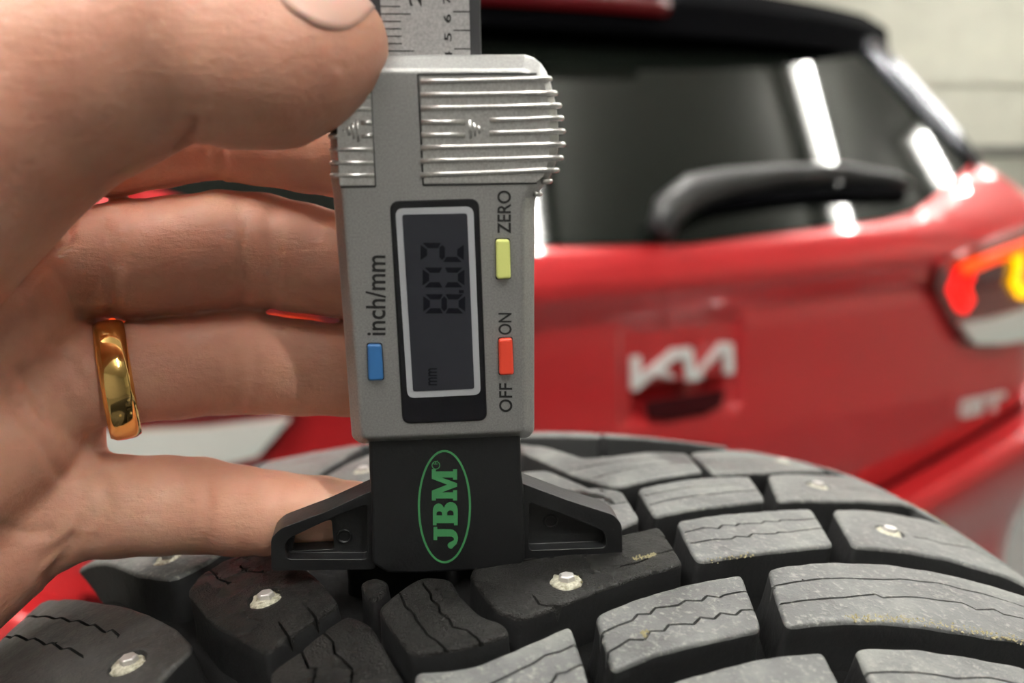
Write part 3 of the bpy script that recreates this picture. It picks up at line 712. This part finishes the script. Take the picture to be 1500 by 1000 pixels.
for i, y in enumerate((141, 160, 180, 199, 219, 238.5, 257)):
    if i in (2, 3):
        gbar('grip_ridge', [(529, y, 0), (544+i*.6, y, 0)], .00036, M['alu2'])
        gbar('grip_ridge', [(499, y, .0001), (490, y, .0004), (484.5, y, .0012), (484, y, .003), (485, y, .007)], .00036, M['alu2'])
    else: gbar('grip_ridge', [(543+i*.9, y, 0), (508, y, 0), (497, y, .0001), (490, y, .0004), (485.5+i*.3, y, .0012), (484.5+i*.3, y, .003), (486, y, .007)], .00036, M['alu2'])
for i in range(4):
    gbar('arrow_ridge', [(688+i*6.5, 175+i*4.6, 0), (689.5+i*6.5, 203-i*3.8, 0)], .00028, M['alu2'], 6)
    gbar('arrow_ridge', [(523-i*6.5, 175+i*4.8, 0), (525-i*6.5, 208-i*4.8, 0)], .00028, M['alu2'], 6)
def gline(name, pts, wd, m, dep=-.00004):
    v, f = merge([]) if False else tube_data([(G(x, y)[0], dep, G(x, y)[1]) for x, y in pts], [(wd, .00008)]*len(pts), 6, up=(1, 0, 0) if abs(pts[0][0]-pts[-1][0]) < abs(pts[0][1]-pts[-1][1]) else (0, 0, 1))
    return mesh_obj(name, v, f, m, gauge)
for pts in ([(612,109),(616,190),(620,271)], [(620,271),(700,270),(786,268)], [(612,109),(700,108),(786,108)], [(543,122),(546,200),(550,273)], [(550,273),(520,273.5),(499,274)]):
    gline('grip_joint', pts, .00012, M['ink'])
# screen
def rr(L, r): return round_poly(GPoly(L), r, 5)
gext('screen_bezel', rr([(572,296),(700,292),(712,614),(591,619)], .0013), -.00022, .001, M['gloss'], bev=.0001)
gext('screen_rim', rr([(570.5,294.5),(701.5,290.5),(713.5,615.5),(589.5,620.5)], .0014), -.00008, .0005, M['ink'])
gext('screen_frame', rr([(579,305),(693,302),(704,577),(597,582)], .0011), -.00030, 0, M['frame'])
lcd = gext('display', rr([(589,314),(684,312),(694.5,568),(605,572)], .0004), -.00036, 0, M['lcd'])
def quad(L, dep): P = GPoly(L); return [(p[0], dep, p[1]) for p in P]
def digit(segs, x0, x1, yb, yt, sl):
    """seven segments, glyph turned a quarter left: glyph top at x0, glyph left at yb"""
    w_ = 9.5; out = []; xm = (x0+x1)/2
    def pts(L): return [(x, y+sl*(x-x0)/(x1-x0)) for x, y in L]
    S_ = {'a': [(x0, yb-3), (x0, yt+3), (x0+w_, yt+w_), (x0+w_, yb-w_)], 'd': [(x1, yb-3), (x1, yt+3), (x1-w_, yt+w_), (x1-w_, yb-w_)],
          'g': [(xm, yb-3), (xm-4, yb-7), (xm-4, yt+7), (xm, yt+3), (xm+4, yt+7), (xm+4, yb-7)],
          'b': [(x0+3, yt), (xm-2, yt), (xm-6, yt+w_*.8), (x0+w_+1, yt+w_*.8)], 'c': [(x1-3, yt), (xm+2, yt), (xm+6, yt+w_*.8), (x1-w_-1, yt+w_*.8)],
          'f': [(x0+3, yb), (xm-2, yb), (xm-6, yb-w_*.8), (x0+w_+1, yb-w_*.8)], 'e': [(x1-3, yb), (xm+2, yb), (xm+6, yb-w_*.8), (x1-w_-1, yb-w_*.8)]}
    for s_ in segs: out.append(pts(S_[s_]))
    return out
parts = []
for L in digit('abged', 616, 679, 383, 355, 0)+digit('abcdef', 619, 680, 420, 391, 0)+digit('abcdefg', 620, 681, 458, 430, 0)+[[(672, 424), (679, 424), (679, 428.5), (672, 428.5)]]:
    q = quad(L, -.00040); parts.append((q, [tuple(range(len(q)))]))
v, f = merge(parts); mesh_obj('display_digits', v, f, M['lcdink'], lcd)
def text(name, s, x, y, hpx, wpx, m, parent=None, dep=-.00006, bold=0, align='LEFT'):
    """lettering turned a quarter left; x,y = photo position of baseline start, reads upward"""
    cu = bpy.data.curves.new(name, 'FONT'); cu.body = s; cu.size = 1; cu.offset = bold; cu.resolution_u = 4
    ob = bpy.data.objects.new('tmp', cu); C.objects.link(ob); dg = bpy.context.evaluated_depsgraph_get(); dg.update()
    me = bpy.data.meshes.new_from_object(ob.evaluated_get(dg)); bpy.data.objects.remove(ob)
    co = np.array([v.co[:] for v in me.vertices]); mn = co.min(0); mx = co.max(0)
    p0 = G(x, y); px1 = G(x, y-wpx); px2 = G(x-hpx, y)
    W_ = np.linalg.norm(px1-p0); H_ = np.linalg.norm(px2-p0); up_ = (px1-p0)/W_; lf = (px2-p0)/H_
    low = 0 if s != 'x' else mn[1]
    for v_, c in zip(me.vertices, co):
        q = p0+up_*(c[0]-mn[0])/(mx[0]-mn[0])*W_+lf*(c[1]-mn[1])/(mx[1]-mn[1])*H_
        v_.co = (q[0], dep, q[1])
    me.name = name; me.materials.clear(); me.materials.append(m)
    o = bpy.data.objects.new(name, me); C.objects.link(o); o.parent = parent or gauge; return o
text('lettering', 'inch/mm', 565, 491, 29, 117, M['ink'], bold=.012)['label'] = 'black lettering inch/mm'
text('lettering', 'ZERO', 748.5, 342, 20, 63, M['ink'], bold=.012)['label'] = 'black lettering ZERO'
text('lettering', 'ON', 749.5, 490, 19.5, 32, M['ink'], bold=.012)['label'] = 'black lettering ON'
text('lettering', 'OFF', 750.5, 603, 19.5, 42, M['ink'], bold=.012)['label'] = 'black lettering OFF'
text('display_unit', 'mm', 640, 563, 13, 25, M['lcdink'], lcd, dep=-.0004, bold=.01)
# buttons
def button(L, m, lab):
    P = GPoly(L); c = P.mean(0)
    s_ = gext('button_slot', round_poly(c+(P-c)*np.array([1.10, 1.05]), .0004, 3), -.00005, .0005, M['ink'])
    b = gext('button', round_poly(P, .0005, 4), -.0008, .0005, m, bev=.00035, seg=3); b['label'] = lab
button([(538,503),(559,503),(562,555),(540,556)], M['bblue'], 'blue rocker button')
button([(726,350),(746,350),(748,407),(727,408)], M['byellow'], 'pale yellow rocker button')
button([(730,495),(750,494),(752,547),(731,548)], M['bred'], 'red rocker button')
# beam with scale
BT = .155
bd_ = .0042
def beamline(xa, xb, z0=None):
    a = G(xa, 74, bd_); b = G(xb, 0, bd_); return a, b
la, lb = G(545.5, 80, bd_), G(541.5, 0, bd_); ra, rb_ = G(705, 80, bd_), G(704, 0, bd_)
xl = (la[0]+lb[0])/2; xr = (ra[0]+rb_[0])/2; zt = G(600, 80, bd_)[1]
gext('beam', np.array([(xl, .012), (xr, .012), (xr, BT), (xl, BT)]), bd_, bd_+.0035, M['beam'], bev=.0002)
sl_ = G(559, 40, bd_)[0]; sr_ = G(688, 40, bd_)[0]
scl = gext('scale_plate', np.array([(sl_, zt-.008), (sr_, zt-.008), (sr_, BT-.002), (sl_, BT-.002)]), bd_-.0001, bd_+.001, M['scale'])
ypx = lambda y: G(600, y, bd_)[1]
z0 = ypx(74.7); dz = (ypx(9.7)-ypx(74.7))/6
parts = []
for k in range(-4, 55):
    z = z0+dz*k
    if z > BT-.003 or z < zt-.007: continue
    ln = .0041 if k % 5 == 0 else .0027
    if k % 10 == 0: ln = .0044
    parts.append(([(sl_, bd_-.00013, z-.00007), (sl_+ln, bd_-.00013, z-.00007), (sl_+ln, bd_-.00013, z+.00007), (sl_, bd_-.00013, z+.00007)], [(0, 1, 2, 3)]))
z4 = ypx(71.5); dzi = ypx(44.2)-ypx(71.5)
for k in range(-1, 20):
    z = z4+dzi*k
    if z > BT-.003: continue
    parts.append(([(sr_-.0023, bd_-.00013, z-.00007), (sr_, bd_-.00013, z-.00007), (sr_, bd_-.00013, z+.00007), (sr_-.0023, bd_-.00013, z+.00007)], [(0, 1, 2, 3)]))
v, f = merge(parts); o = mesh_obj('scale_ticks', v, f, M['ink'], scl); o['kind'] = 'stuff'
def btext(s, xr_, zc, hgt, wdt):
    o = text('scale_number', s, 600, 300, 10, 10, M['ink'], scl, bold=.015)
    co = np.array([v_.co[:] for v_ in o.data.vertices]); mn = co.min(0); mx = co.max(0)
    for v_, c in zip(o.data.vertices, co):
        v_.co = (xr_-hgt*(mx[0]-c[0])/(mx[0]-mn[0]), bd_-.00014, zc-wdt/2+wdt*(c[2]-mn[2])/(mx[2]-mn[2]))
    return o
nr_ = G(661, 40, bd_)[0]
for s_, k in (('3', -1), ('4', 0), ('5', 1), ('6', 2), ('7', 3), ('8', 4), ('9', 5), ('1', 6)):
    btext(s_, nr_, z4+dzi*k-.0005-.0004, .00105, .0011)['label'] = 'scale number '+s_
n2 = G(618, 0, bd_)[0]
btext('2', n2, ypx(-3), .0018, .0023)['label'] = 'large scale number 2'
btext('3', n2, ypx(-3)+dz*10, .0018, .0023)['label'] = 'large scale number 3'
# foot
FD = .0012
cb = GPoly([(540,640),(763,636),(764,690),(768,720),(769,822),(762,828),(700,836),(620,840),(568,840),(556,833),(545,826),(544,740),(541,690)], FD)
gext('foot', cb, FD, .0105, M['black'], bev=.0006, seg=3)
def wing(front, pocket, hole, wd0, wd1):
    P = GPoly(front, wd0); Q = GPoly(pocket, wd0)
    Pf = resample(round_poly(P, .0008, 3), .0012); Qf = resample(round_poly(Q, .0007, 3), .0009)
    if area2(Pf) < 0: Pf = Pf[::-1]
    if area2(Qf) < 0: Qf = Qf[::-1]
    Hf = resample(round_poly(GPoly(hole, wd0), .0005, 3), .0008) if hole else None
    if Hf is not None and area2(Hf) < 0: Hf = Hf[::-1]
    def ringfill(A, B, y, flip=False):
        pts = [Vector(p) for p in np.concatenate([A, B])]; nA = len(A); nB = len(B)
        ed = [(i, (i+1) % nA) for i in range(nA)]+[(nA+i, nA+(i+1) % nB) for i in range(nB)]
        vo, _, fo, *_ = delaunay_2d_cdt(pts, ed, [], 1, 1e-9)
        vo = np.array([tuple(p) for p in vo]); cen = np.array([vo[list(f_)].mean(0) for f_ in fo]); ok = ~inside(cen, B)
        return [(p[0], y, p[1]) for p in vo], [tuple(f_) for f_, k in zip(fo, ok) if k]
    def wall(A, y0, y1):
        n_ = len(A); return [(p[0], y0, p[1]) for p in A]+[(p[0], y1, p[1]) for p in A], [(i, (i+1) % n_, n_+(i+1) % n_, n_+i) for i in range(n_)]
    def cap(A, y):
        return [(p[0], y, p[1]) for p in A], [tuple(range(len(A)))]
    mid = wd0+.0022
    parts = [ringfill(Pf, Qf, wd0), wall(Pf, wd0, wd1), wall(Qf, wd0, mid)]
    if Hf is not None: parts += [ringfill(Qf, Hf, mid), wall(Hf, mid, wd1), ringfill(Pf, Hf, wd1)]
    else: parts += [cap(Qf, mid), cap(Pf, wd1)]
    v, f = merge(parts); o = mesh_obj('foot_wing', v, f, M['black'], gauge)
    bm = bmesh.new(); bm.from_mesh(o.data); bmesh.ops.remove_doubles(bm, verts=bm.verts, dist=2e-6); bmesh.ops.recalc_face_normals(bm, faces=bm.faces); bm.to_mesh(o.data); bm.free()
    bevel(o, .00055, 3, 40); return o
wd0, wd1 = .0026, .0075
wing([(550,716),(480,748),(411,774),(397,788),(397,836),(550,834)], [(538,738),(500,752),(424,788),(417,798),(420,819),(538,819)], [(430,788),(484,770),(488,814),(425,817)], wd0, wd1)
wing([(760,706),(830,732),(899,754),(911,768),(912,815),(760,828)], [(775,735),(830,755),(884,778),(888,790),(887,802),(775,806)], None, wd0, wd1)
for (x, y) in ((504, 786), (807, 764)):
    c = G(x, y, wd0+.002); ring_ = []
    v, f = tube_data([(c[0]+.0011*math.cos(a), wd0+.0022, c[1]+.0011*math.sin(a)) for a in np.linspace(0, 2*math.pi, 25)], .00022, 6, cap=False)
    mesh_obj('pin_mark', v, f, M['black'], gauge, True)
# logo on the foot
def curve_shape(name, splines, m, parent, y):
    cu = bpy.data.curves.new(name, 'CURVE'); cu.dimensions = '2D'; cu.fill_mode = 'BOTH'
    for L in splines:
        sp_ = cu.splines.new('POLY'); sp_.points.add(len(L)-1); sp_.use_cyclic_u = True
        for p, q in zip(sp_.points, L): p.co = (q[0], q[1], 0, 1)
    ob = bpy.data.objects.new('tmp', cu); C.objects.link(ob); dg = bpy.context.evaluated_depsgraph_get(); dg.update()
    me = bpy.data.meshes.new_from_object(ob.evaluated_get(dg)); bpy.data.objects.remove(ob)
    for v_ in me.vertices: v_.co = (v_.co[0], y, v_.co[1])
    me.name = name; me.materials.clear(); me.materials.append(m); o = bpy.data.objects.new(name, me); C.objects.link(o); o.parent = parent; return o
def GF(x, y): return G(x, y, FD)
def arc(cx, cy, rx, ry, a0, a1, n_=8): return [(cx+rx*math.cos(math.radians(a)), cy+ry*math.sin(math.radians(a))) for a in np.linspace(a0, a1, n_)]
cx_, cy_, rx_, ry_ = 651.0, 741.5, 38.0, 82.0
def ell(rx, ry): return [GF(cx_+rx*math.cos(a)-.0*ry, cy_+ry*math.sin(a)) for a in np.linspace(0, 2*math.pi, 72, endpoint=False)]
curve_shape('logo_oval', [ell(rx_+1, ry_+1), ell(rx_-2.2, ry_-2.2)], M['green'], gauge, FD-.00006)
LM = [[(0,0),(.42,0),(.42,.16),(.33,.16),(.33,.60),(.56,0),(.70,0),(.93,.60),(.93,.16),(.84,.16),(.84,0),(1.27,0),(1.27,.16),(1.18,.16),(1.18,.84),(1.27,.84),(1.27,1),(.88,1),(.64,.40),(.40,1),(0,1),(0,.84),(.08,.84),(.08,.16),(0,.16)]]
LB = [[(0,0),(.60,0)]+arc(.66,.28,.32,.28,-90,80)+[(.74,.55)]+arc(.62,.77,.30,.23,-60,90)+[(0,1),(0,.85),(.09,.85),(.09,.15),(0,.15)], [(.42,.17),(.42,.42)]+arc(.52,.295,.11,.125,90,-90), [(.42,.63),(.42,.85)]+arc(.50,.74,.09,.11,90,-90)]
LJ = [[(.40,1),(.98,1),(.98,.85),(.88,.85),(.88,.32)]+arc(.48,.32,.40,.32,0,-150)[1:]+arc(.17,.28,.15,.15,190,20)+[(.40,.17),(.50,.18),(.56,.26),(.56,.85),(.40,.85)]]
def letter(L, xb, yb, h_, w_):
    curve_shape('logo_letter', [[GF(xb-p[1]*h_, yb-p[0]*w_) for p in sp_] for sp_ in L], M['green'], gauge, FD-.00006)
letter(LJ, 671, 804, 36, 33.5); letter(LB, 670.5, 769, 36.5, 35); letter(LM, 669.5, 732.5, 37, 36)
rc = (638.5, 681)
curve_shape('logo_mark', [[GF(rc[0]+6.2*math.cos(a), rc[1]+6.2*math.sin(a)) for a in np.linspace(0, 2*math.pi, 24, endpoint=False)], [GF(rc[0]+5*math.cos(a), rc[1]+5*math.sin(a)) for a in np.linspace(0, 2*math.pi, 24, endpoint=False)]], M['green'], gauge, FD-.00006)
o = text('logo_mark', 'R', 641.5, 684.2, 6, 6, M['green']); 
for v_ in o.data.vertices: v_.co[1] = FD-.00006

# ------------------------------------------------------------------ hand (one continuous surface from a distance field)
def PT(x, y, z, rpx): return (*at(x, y, z), rpx*z/F)
def chain(L): return [PT(x, (a+b)/2, z, (b-a)/2) for x, a, b, z in L]
index = chain([(40,150,300,.130),(110,140,284,.135),(160,134,286,.136),(230,122,273,.137),(305,112,261,.137),(380,125,270,.136),(450,140,281,.134),(500,148,288,.133),(560,155,290,.1325),(600,165,283,.1325)])
middle = chain([(40,318,470,.134),(110,306,470,.138),(200,294,469,.140),(265,288,463,.141),(330,281,455,.141),(380,284,451,.141),(440,298,457,.140),(500,313,465,.139),(560,322,470,.138),(610,332,462,.138)])
ringf = chain([(60,484,632,.1300),(130,479,626,.1335),(200,474,618,.137),(260,466,613,.1395),(330,458,606,.141),(370,459,605,.141),(440,469,608,.141),(510,476,609,.140),(570,482,610,.140),(620,492,600,.140)])
pinky = chain([(60,690,832,.134),(110,672,818,.136),(170,667,815,.138),(240,668,811,.139),(290,671,808,.140),(350,683,812,.139),(400,691,811,.1375),(470,698,801,.137),(520,706,794,.1365),(552,716,786,.138)])
thumb = [PT(-160,300,.102,185), PT(0,172,.103,160), PT(140,100,.104,150), PT(255,62,.104,137), PT(285,70,.1042,122), PT(345,84,.105,129), PT(400,92,.106,120), PT(450,80,.107,106), PT(484,66,.108,84)]
palm = [(PT(40,225,.132,82), PT(-330,360,.112,140)), (PT(40,392,.136,88), PT(-330,500,.115,150)), (PT(60,555,.137,84), PT(-330,640,.115,160)),
        (PT(66,750,.135,80), PT(-270,980,.116,140)), (PT(0,176,.103,158), PT(-330,480,.104,200)), (PT(-30,470,.124,120), PT(-330,620,.108,190)),
        (PT(-10,640,.126,110), PT(-300,800,.110,180)), (PT(95,590,.139,52), PT(98,700,.138,54)), (PT(60,420,.138,70), PT(70,560,.138,70)), (PT(-330,600,.110,220), PT(-560,760,.108,260))]
def capd(P, a, b):
    A = np.array(a[:3]); B = np.array(b[:3]); d = B-A; L = d@d
    t = np.clip((P@d-A@d)/L, 0, 1)
    Q = P-A-t[..., None]*d
    return np.sqrt((Q*Q).sum(-1))-(a[3]+(b[3]-a[3])*t)
def smin(a, b, k):
    h = np.clip(.5+.5*(b-a)/k, 0, 1); return b*(1-h)+a*h-k*h*(1-h)
def chd(P, ch, k=.0008):
    d = None
    for a, b in zip(ch[:-1], ch[1:]):
        e = capd(P, a, b); d = e if d is None else smin(d, e, k)
    return d
def hand_sdf(P):
    f = chd(P, index)
    for c in (middle, ringf, pinky): f = smin(f, chd(P, c), .0005)
    p = None
    for a, b in palm: e = capd(P, a, b); p = e if p is None else smin(p, e, .004)
    th = chd(P, thumb, .0014)
    return smin(smin(f, p, .0025), th, .002)
vx = .00085
lo = np.array([-.175, .080, 1.125]); hi = np.array([-.012, .160, 1.292])
nx, ny, nz = np.ceil((hi-lo)/vx).astype(int)
gx = lo[0]+vx*np.arange(nx); gy = lo[1]+vx*np.arange(ny); gz = lo[2]+vx*np.arange(nz)
Fv = np.empty((nx, ny, nz), np.float32)
for i0 in range(0, nx, 24):
    i1 = min(nx, i0+24); Pg = np.stack(np.meshgrid(gx[i0:i1], gy, gz, indexing='ij'), -1); Fv[i0:i1] = hand_sdf(Pg)
Fv[0] = .01; Fv[:, 0] = np.maximum(Fv[:, 0], .001); Fv[:, :, 0] = np.maximum(Fv[:, :, 0], .001); Fv[:, :, -1] = np.maximum(Fv[:, :, -1], .001); Fv[:, -1] = np.maximum(Fv[:, -1], .001)
def surface_nets(f):
    s = f < 0
    c = np.zeros(tuple(n-1 for n in f.shape), np.int32); nxx, nyy, nzz = c.shape
    for dx in (0, 1):
        for dy in (0, 1):
            for dz_ in (0, 1): c += s[dx:dx+nxx, dy:dy+nyy, dz_:dz_+nzz]
    act = np.argwhere((c > 0) & (c < 8)); idx = -np.ones(c.shape, np.int64); idx[tuple(act.T)] = np.arange(len(act))
    acc = np.zeros((len(act), 3)); cnt = np.zeros(len(act))
    cor = [(a, b, d) for a in (0, 1) for b in (0, 1) for d in (0, 1)]
    for p in cor:
        for ax in range(3):
            if p[ax]: continue
            q = list(p); q[ax] = 1; va = f[tuple((act+p).T)]; vb = f[tuple((act+q).T)]
            m_ = (va < 0) != (vb < 0); t = np.where(m_, va/(va-vb+1e-20), 0)
            pos = np.array(p, float)[None]+np.eye(3)[ax][None]*t[:, None]
            acc += pos*m_[:, None]; cnt += m_
    V = act+acc/cnt[:, None]; faces = []
    for ax in range(3):
        b_, c_ = (ax+1) % 3, (ax+2) % 3
        sl0 = [slice(None)]*3; sl1 = [slice(None)]*3; sl0[ax] = slice(0, -1); sl1[ax] = slice(1, None)
        e = np.argwhere(s[tuple(sl0)] != s[tuple(sl1)]); ok = (e[:, b_] > 0) & (e[:, c_] > 0) & (e[:, b_] < f.shape[b_]-1) & (e[:, c_] < f.shape[c_]-1); e = e[ok]
        inn = s[tuple(sl0)][tuple(e.T)]; eb = np.zeros(3, int); eb[b_] = 1; ec = np.zeros(3, int); ec[c_] = 1
        q = np.stack([idx[tuple((e-eb-ec).T)], idx[tuple((e-ec).T)], idx[tuple(e.T)], idx[tuple((e-eb).T)]], 1)
        q[~inn] = q[~inn][:, ::-1]; faces.append(q)
    return V, np.concatenate(faces)
HV, HF = surface_nets(Fv); HV = lo+HV*vx
def grad(P, e=.0003):
    g = np.stack([hand_sdf(P+np.eye(3)[k]*e)-hand_sdf(P-np.eye(3)[k]*e) for k in range(3)], -1)
    return g/(np.linalg.norm(g, axis=-1)[:, None]+1e-12)
gN = grad(HV); HV = HV-gN*np.clip(hand_sdf(HV), -.0006, .0006)[:, None]
# skin folds: real grooves where the photo shows creases (curves across the palm side)
def photo_xy(P):
    q = P-CAM; z = q@FW; return np.stack([750+F*(q@RT)/z, 500-F*(q@UP)/z], -1), z
creases = [([(286,178),(280,200),(262,222)], 7, .9, 0), ([(310,178),(300,196)], 5, .5, 0),
  ([(322,205),(326,240),(318,262)], 7, .5, 1), ([(300,210),(303,262)], 6, .35, 1),
  ([(352,300),(360,340),(358,400),(350,450)], 9, .30, 1), ([(398,310),(402,380),(396,450)], 9, .22, 1), ([(150,330),(165,390),(160,460)], 14, .5, 1),
  ([(88,300),(98,350),(60,380),(30,420),(14,470),(10,530)], 8, 1.0, 1), ([(92,340),(110,330)], 5, .4, 1),
  ([(335,500),(345,540),(338,590)], 9, .25, 1), ([(365,490),(372,545),(366,595)], 8, .25, 1),
  ([(120,680),(150,700),(160,740),(140,790)], 10, .35, 1), ([(300,690),(306,740),(298,800)], 8, .22, 1), ([(405,700),(408,760),(402,815)], 7, .22, 1),
  ([(0,560),(30,600),(70,660),(90,700)], 7, .5, 1), ([(20,520),(60,600),(120,650),(150,660)], 7, .4, 1), ([(0,770),(40,782),(75,776)], 6, .45, 1), ([(70,850),(95,815),(110,790)], 8, .5, 1), ([(30,440),(80,500),(120,560)], 8, .35, 1), ([(60,820),(90,800),(120,770),(150,730)], 6, .35, 1)]
def displace(V, N):
    xy, z = photo_xy(V); fac = (N@FW < .25); D = np.zeros(len(V))
    for L, wd, dep, zone in creases:
        L = np.array(L, float); A, B = L[:-1], L[1:]; bb = (xy[:, 0] > L[:, 0].min()-30) & (xy[:, 0] < L[:, 0].max()+30) & (xy[:, 1] > L[:, 1].min()-30) & (xy[:, 1] < L[:, 1].max()+30) & fac & ((z > .118) if zone else (z < .118))
        i = np.where(bb)[0]
        if len(i) == 0: continue
        d = seg_dist(xy[i], A, B); D[i] -= 1.5*dep*np.exp(-(d/wd)**2)-.25*dep*np.exp(-((d-wd*2)/wd)**2)
    return V+N*(D/1e3)[:, None]
HV = displace(HV, gN)
hand = mesh_obj('hand', HV, HF, M['skin'], None, True)
hand['label'] = 'left hand holding the silver depth gauge, thumb in front and fingers behind'; hand['category'] = 'hand'
sm = hand.modifiers.new('relax', 'SMOOTH'); sm.factor = .4; sm.iterations = 2
# thumb nail: curved plate riding on the thumb surface
def hit(x, y):
    d = ray(x, y); d = d/np.linalg.norm(d); t = .07
    for _ in range(60):
        v_ = float(hand_sdf((CAM+d*t)[None])[0])
        if v_ < 1e-5: break
        t += v_*.8
        if t > .13: return None
    return CAM+d*t
tax = np.array([.80, .10, -.50]); tax /= np.linalg.norm(tax)
nrm = np.array([.35, -.35, .9]); nrm -= tax*(nrm@tax); nrm /= np.linalg.norm(nrm); bi = np.cross(tax, nrm)
V = []; nu_, nv_ = 22, 18
def onsurf(p, d):
    for _ in range(30):
        v_ = float(hand_sdf(p[None])[0]); p = p-d*v_*.8
        if abs(v_) < 1e-6: break
    return p
base_c = at(446, 58, .1072)
for layer in (.0005, -.0004):
    for i in range(nu_):
        for j in range(nv_):
            a = (i/(nu_-1)*2-1); b = (j/(nv_-1)*2-1)
            # superellipse mapping of the plate
            s_ = 1/max(1e-6, (abs(a)**2.8+abs(b)**2.8)**(1/2.8))*max(abs(a), abs(b)) if max(abs(a), abs(b)) > 0 else 1
            a *= s_; b *= s_
            ang = b*math.radians(58); dr = nrm*math.cos(ang)+bi*math.sin(ang)
            c = base_c+tax*(a*.0062)
            p = onsurf(c+dr*.012, dr); edge = max(abs(a), abs(b))
            V.append(p+dr*(layer*(.35 if layer > 0 else 1)))
N1 = nu_*nv_
fs = [(i*nv_+j, (i+1)*nv_+j, (i+1)*nv_+j+1, i*nv_+j+1) for i in range(nu_-1) for j in range(nv_-1)]
fs += [tuple(N1+k for k in f_[::-1]) for f_ in fs]
for a, b in boundary_loops([f_ for f_ in fs if max(f_) < N1]): fs.append((b, a, a+N1, b+N1))
nail = mesh_obj('thumbnail', V, fs, M['nail'], hand, True)
# wedding band on the ring finger
rcn = at(172, 556, .1350); ax = at(172+177, 557-27, .1437)-at(172, 557, .1350); ax /= np.linalg.norm(ax)
e1 = np.array([0, 0, 1.])-ax*ax[2]; e1 /= np.linalg.norm(e1); e2 = np.cross(ax, e1)
ri, ro, hw = .0091, .01040, .0024
secr = [(ri, -hw*.8), (ri, hw*.8), (ri+.0004, hw), (ro-.0006, hw), (ro-.0001, hw*.6), (ro, 0), (ro-.0001, -hw*.6), (ro-.0006, -hw), (ri+.0004, -hw)]
V = []
for i in range(96):
    a = 2*math.pi*i/96
    for r_, s_ in secr: V.append(e1*math.cos(a)*r_+e2*math.sin(a)*r_+ax*s_)
ns_ = len(secr)
ro_ = mesh_obj('ring', V, [(i*ns_+k, i*ns_+(k+1) % ns_, ((i+1) % 96)*ns_+(k+1) % ns_, ((i+1) % 96)*ns_+k) for i in range(96) for k in range(ns_)], M['gold'], None, True)
ro_.location = rcn; ro_['label'] = 'plain polished gold ring worn on the ring finger of the hand'; ro_['category'] = 'ring'
bm = bmesh.new(); bm.from_mesh(ro_.data); bmesh.ops.recalc_face_normals(bm, faces=bm.faces); bm.to_mesh(ro_.data); bm.free()
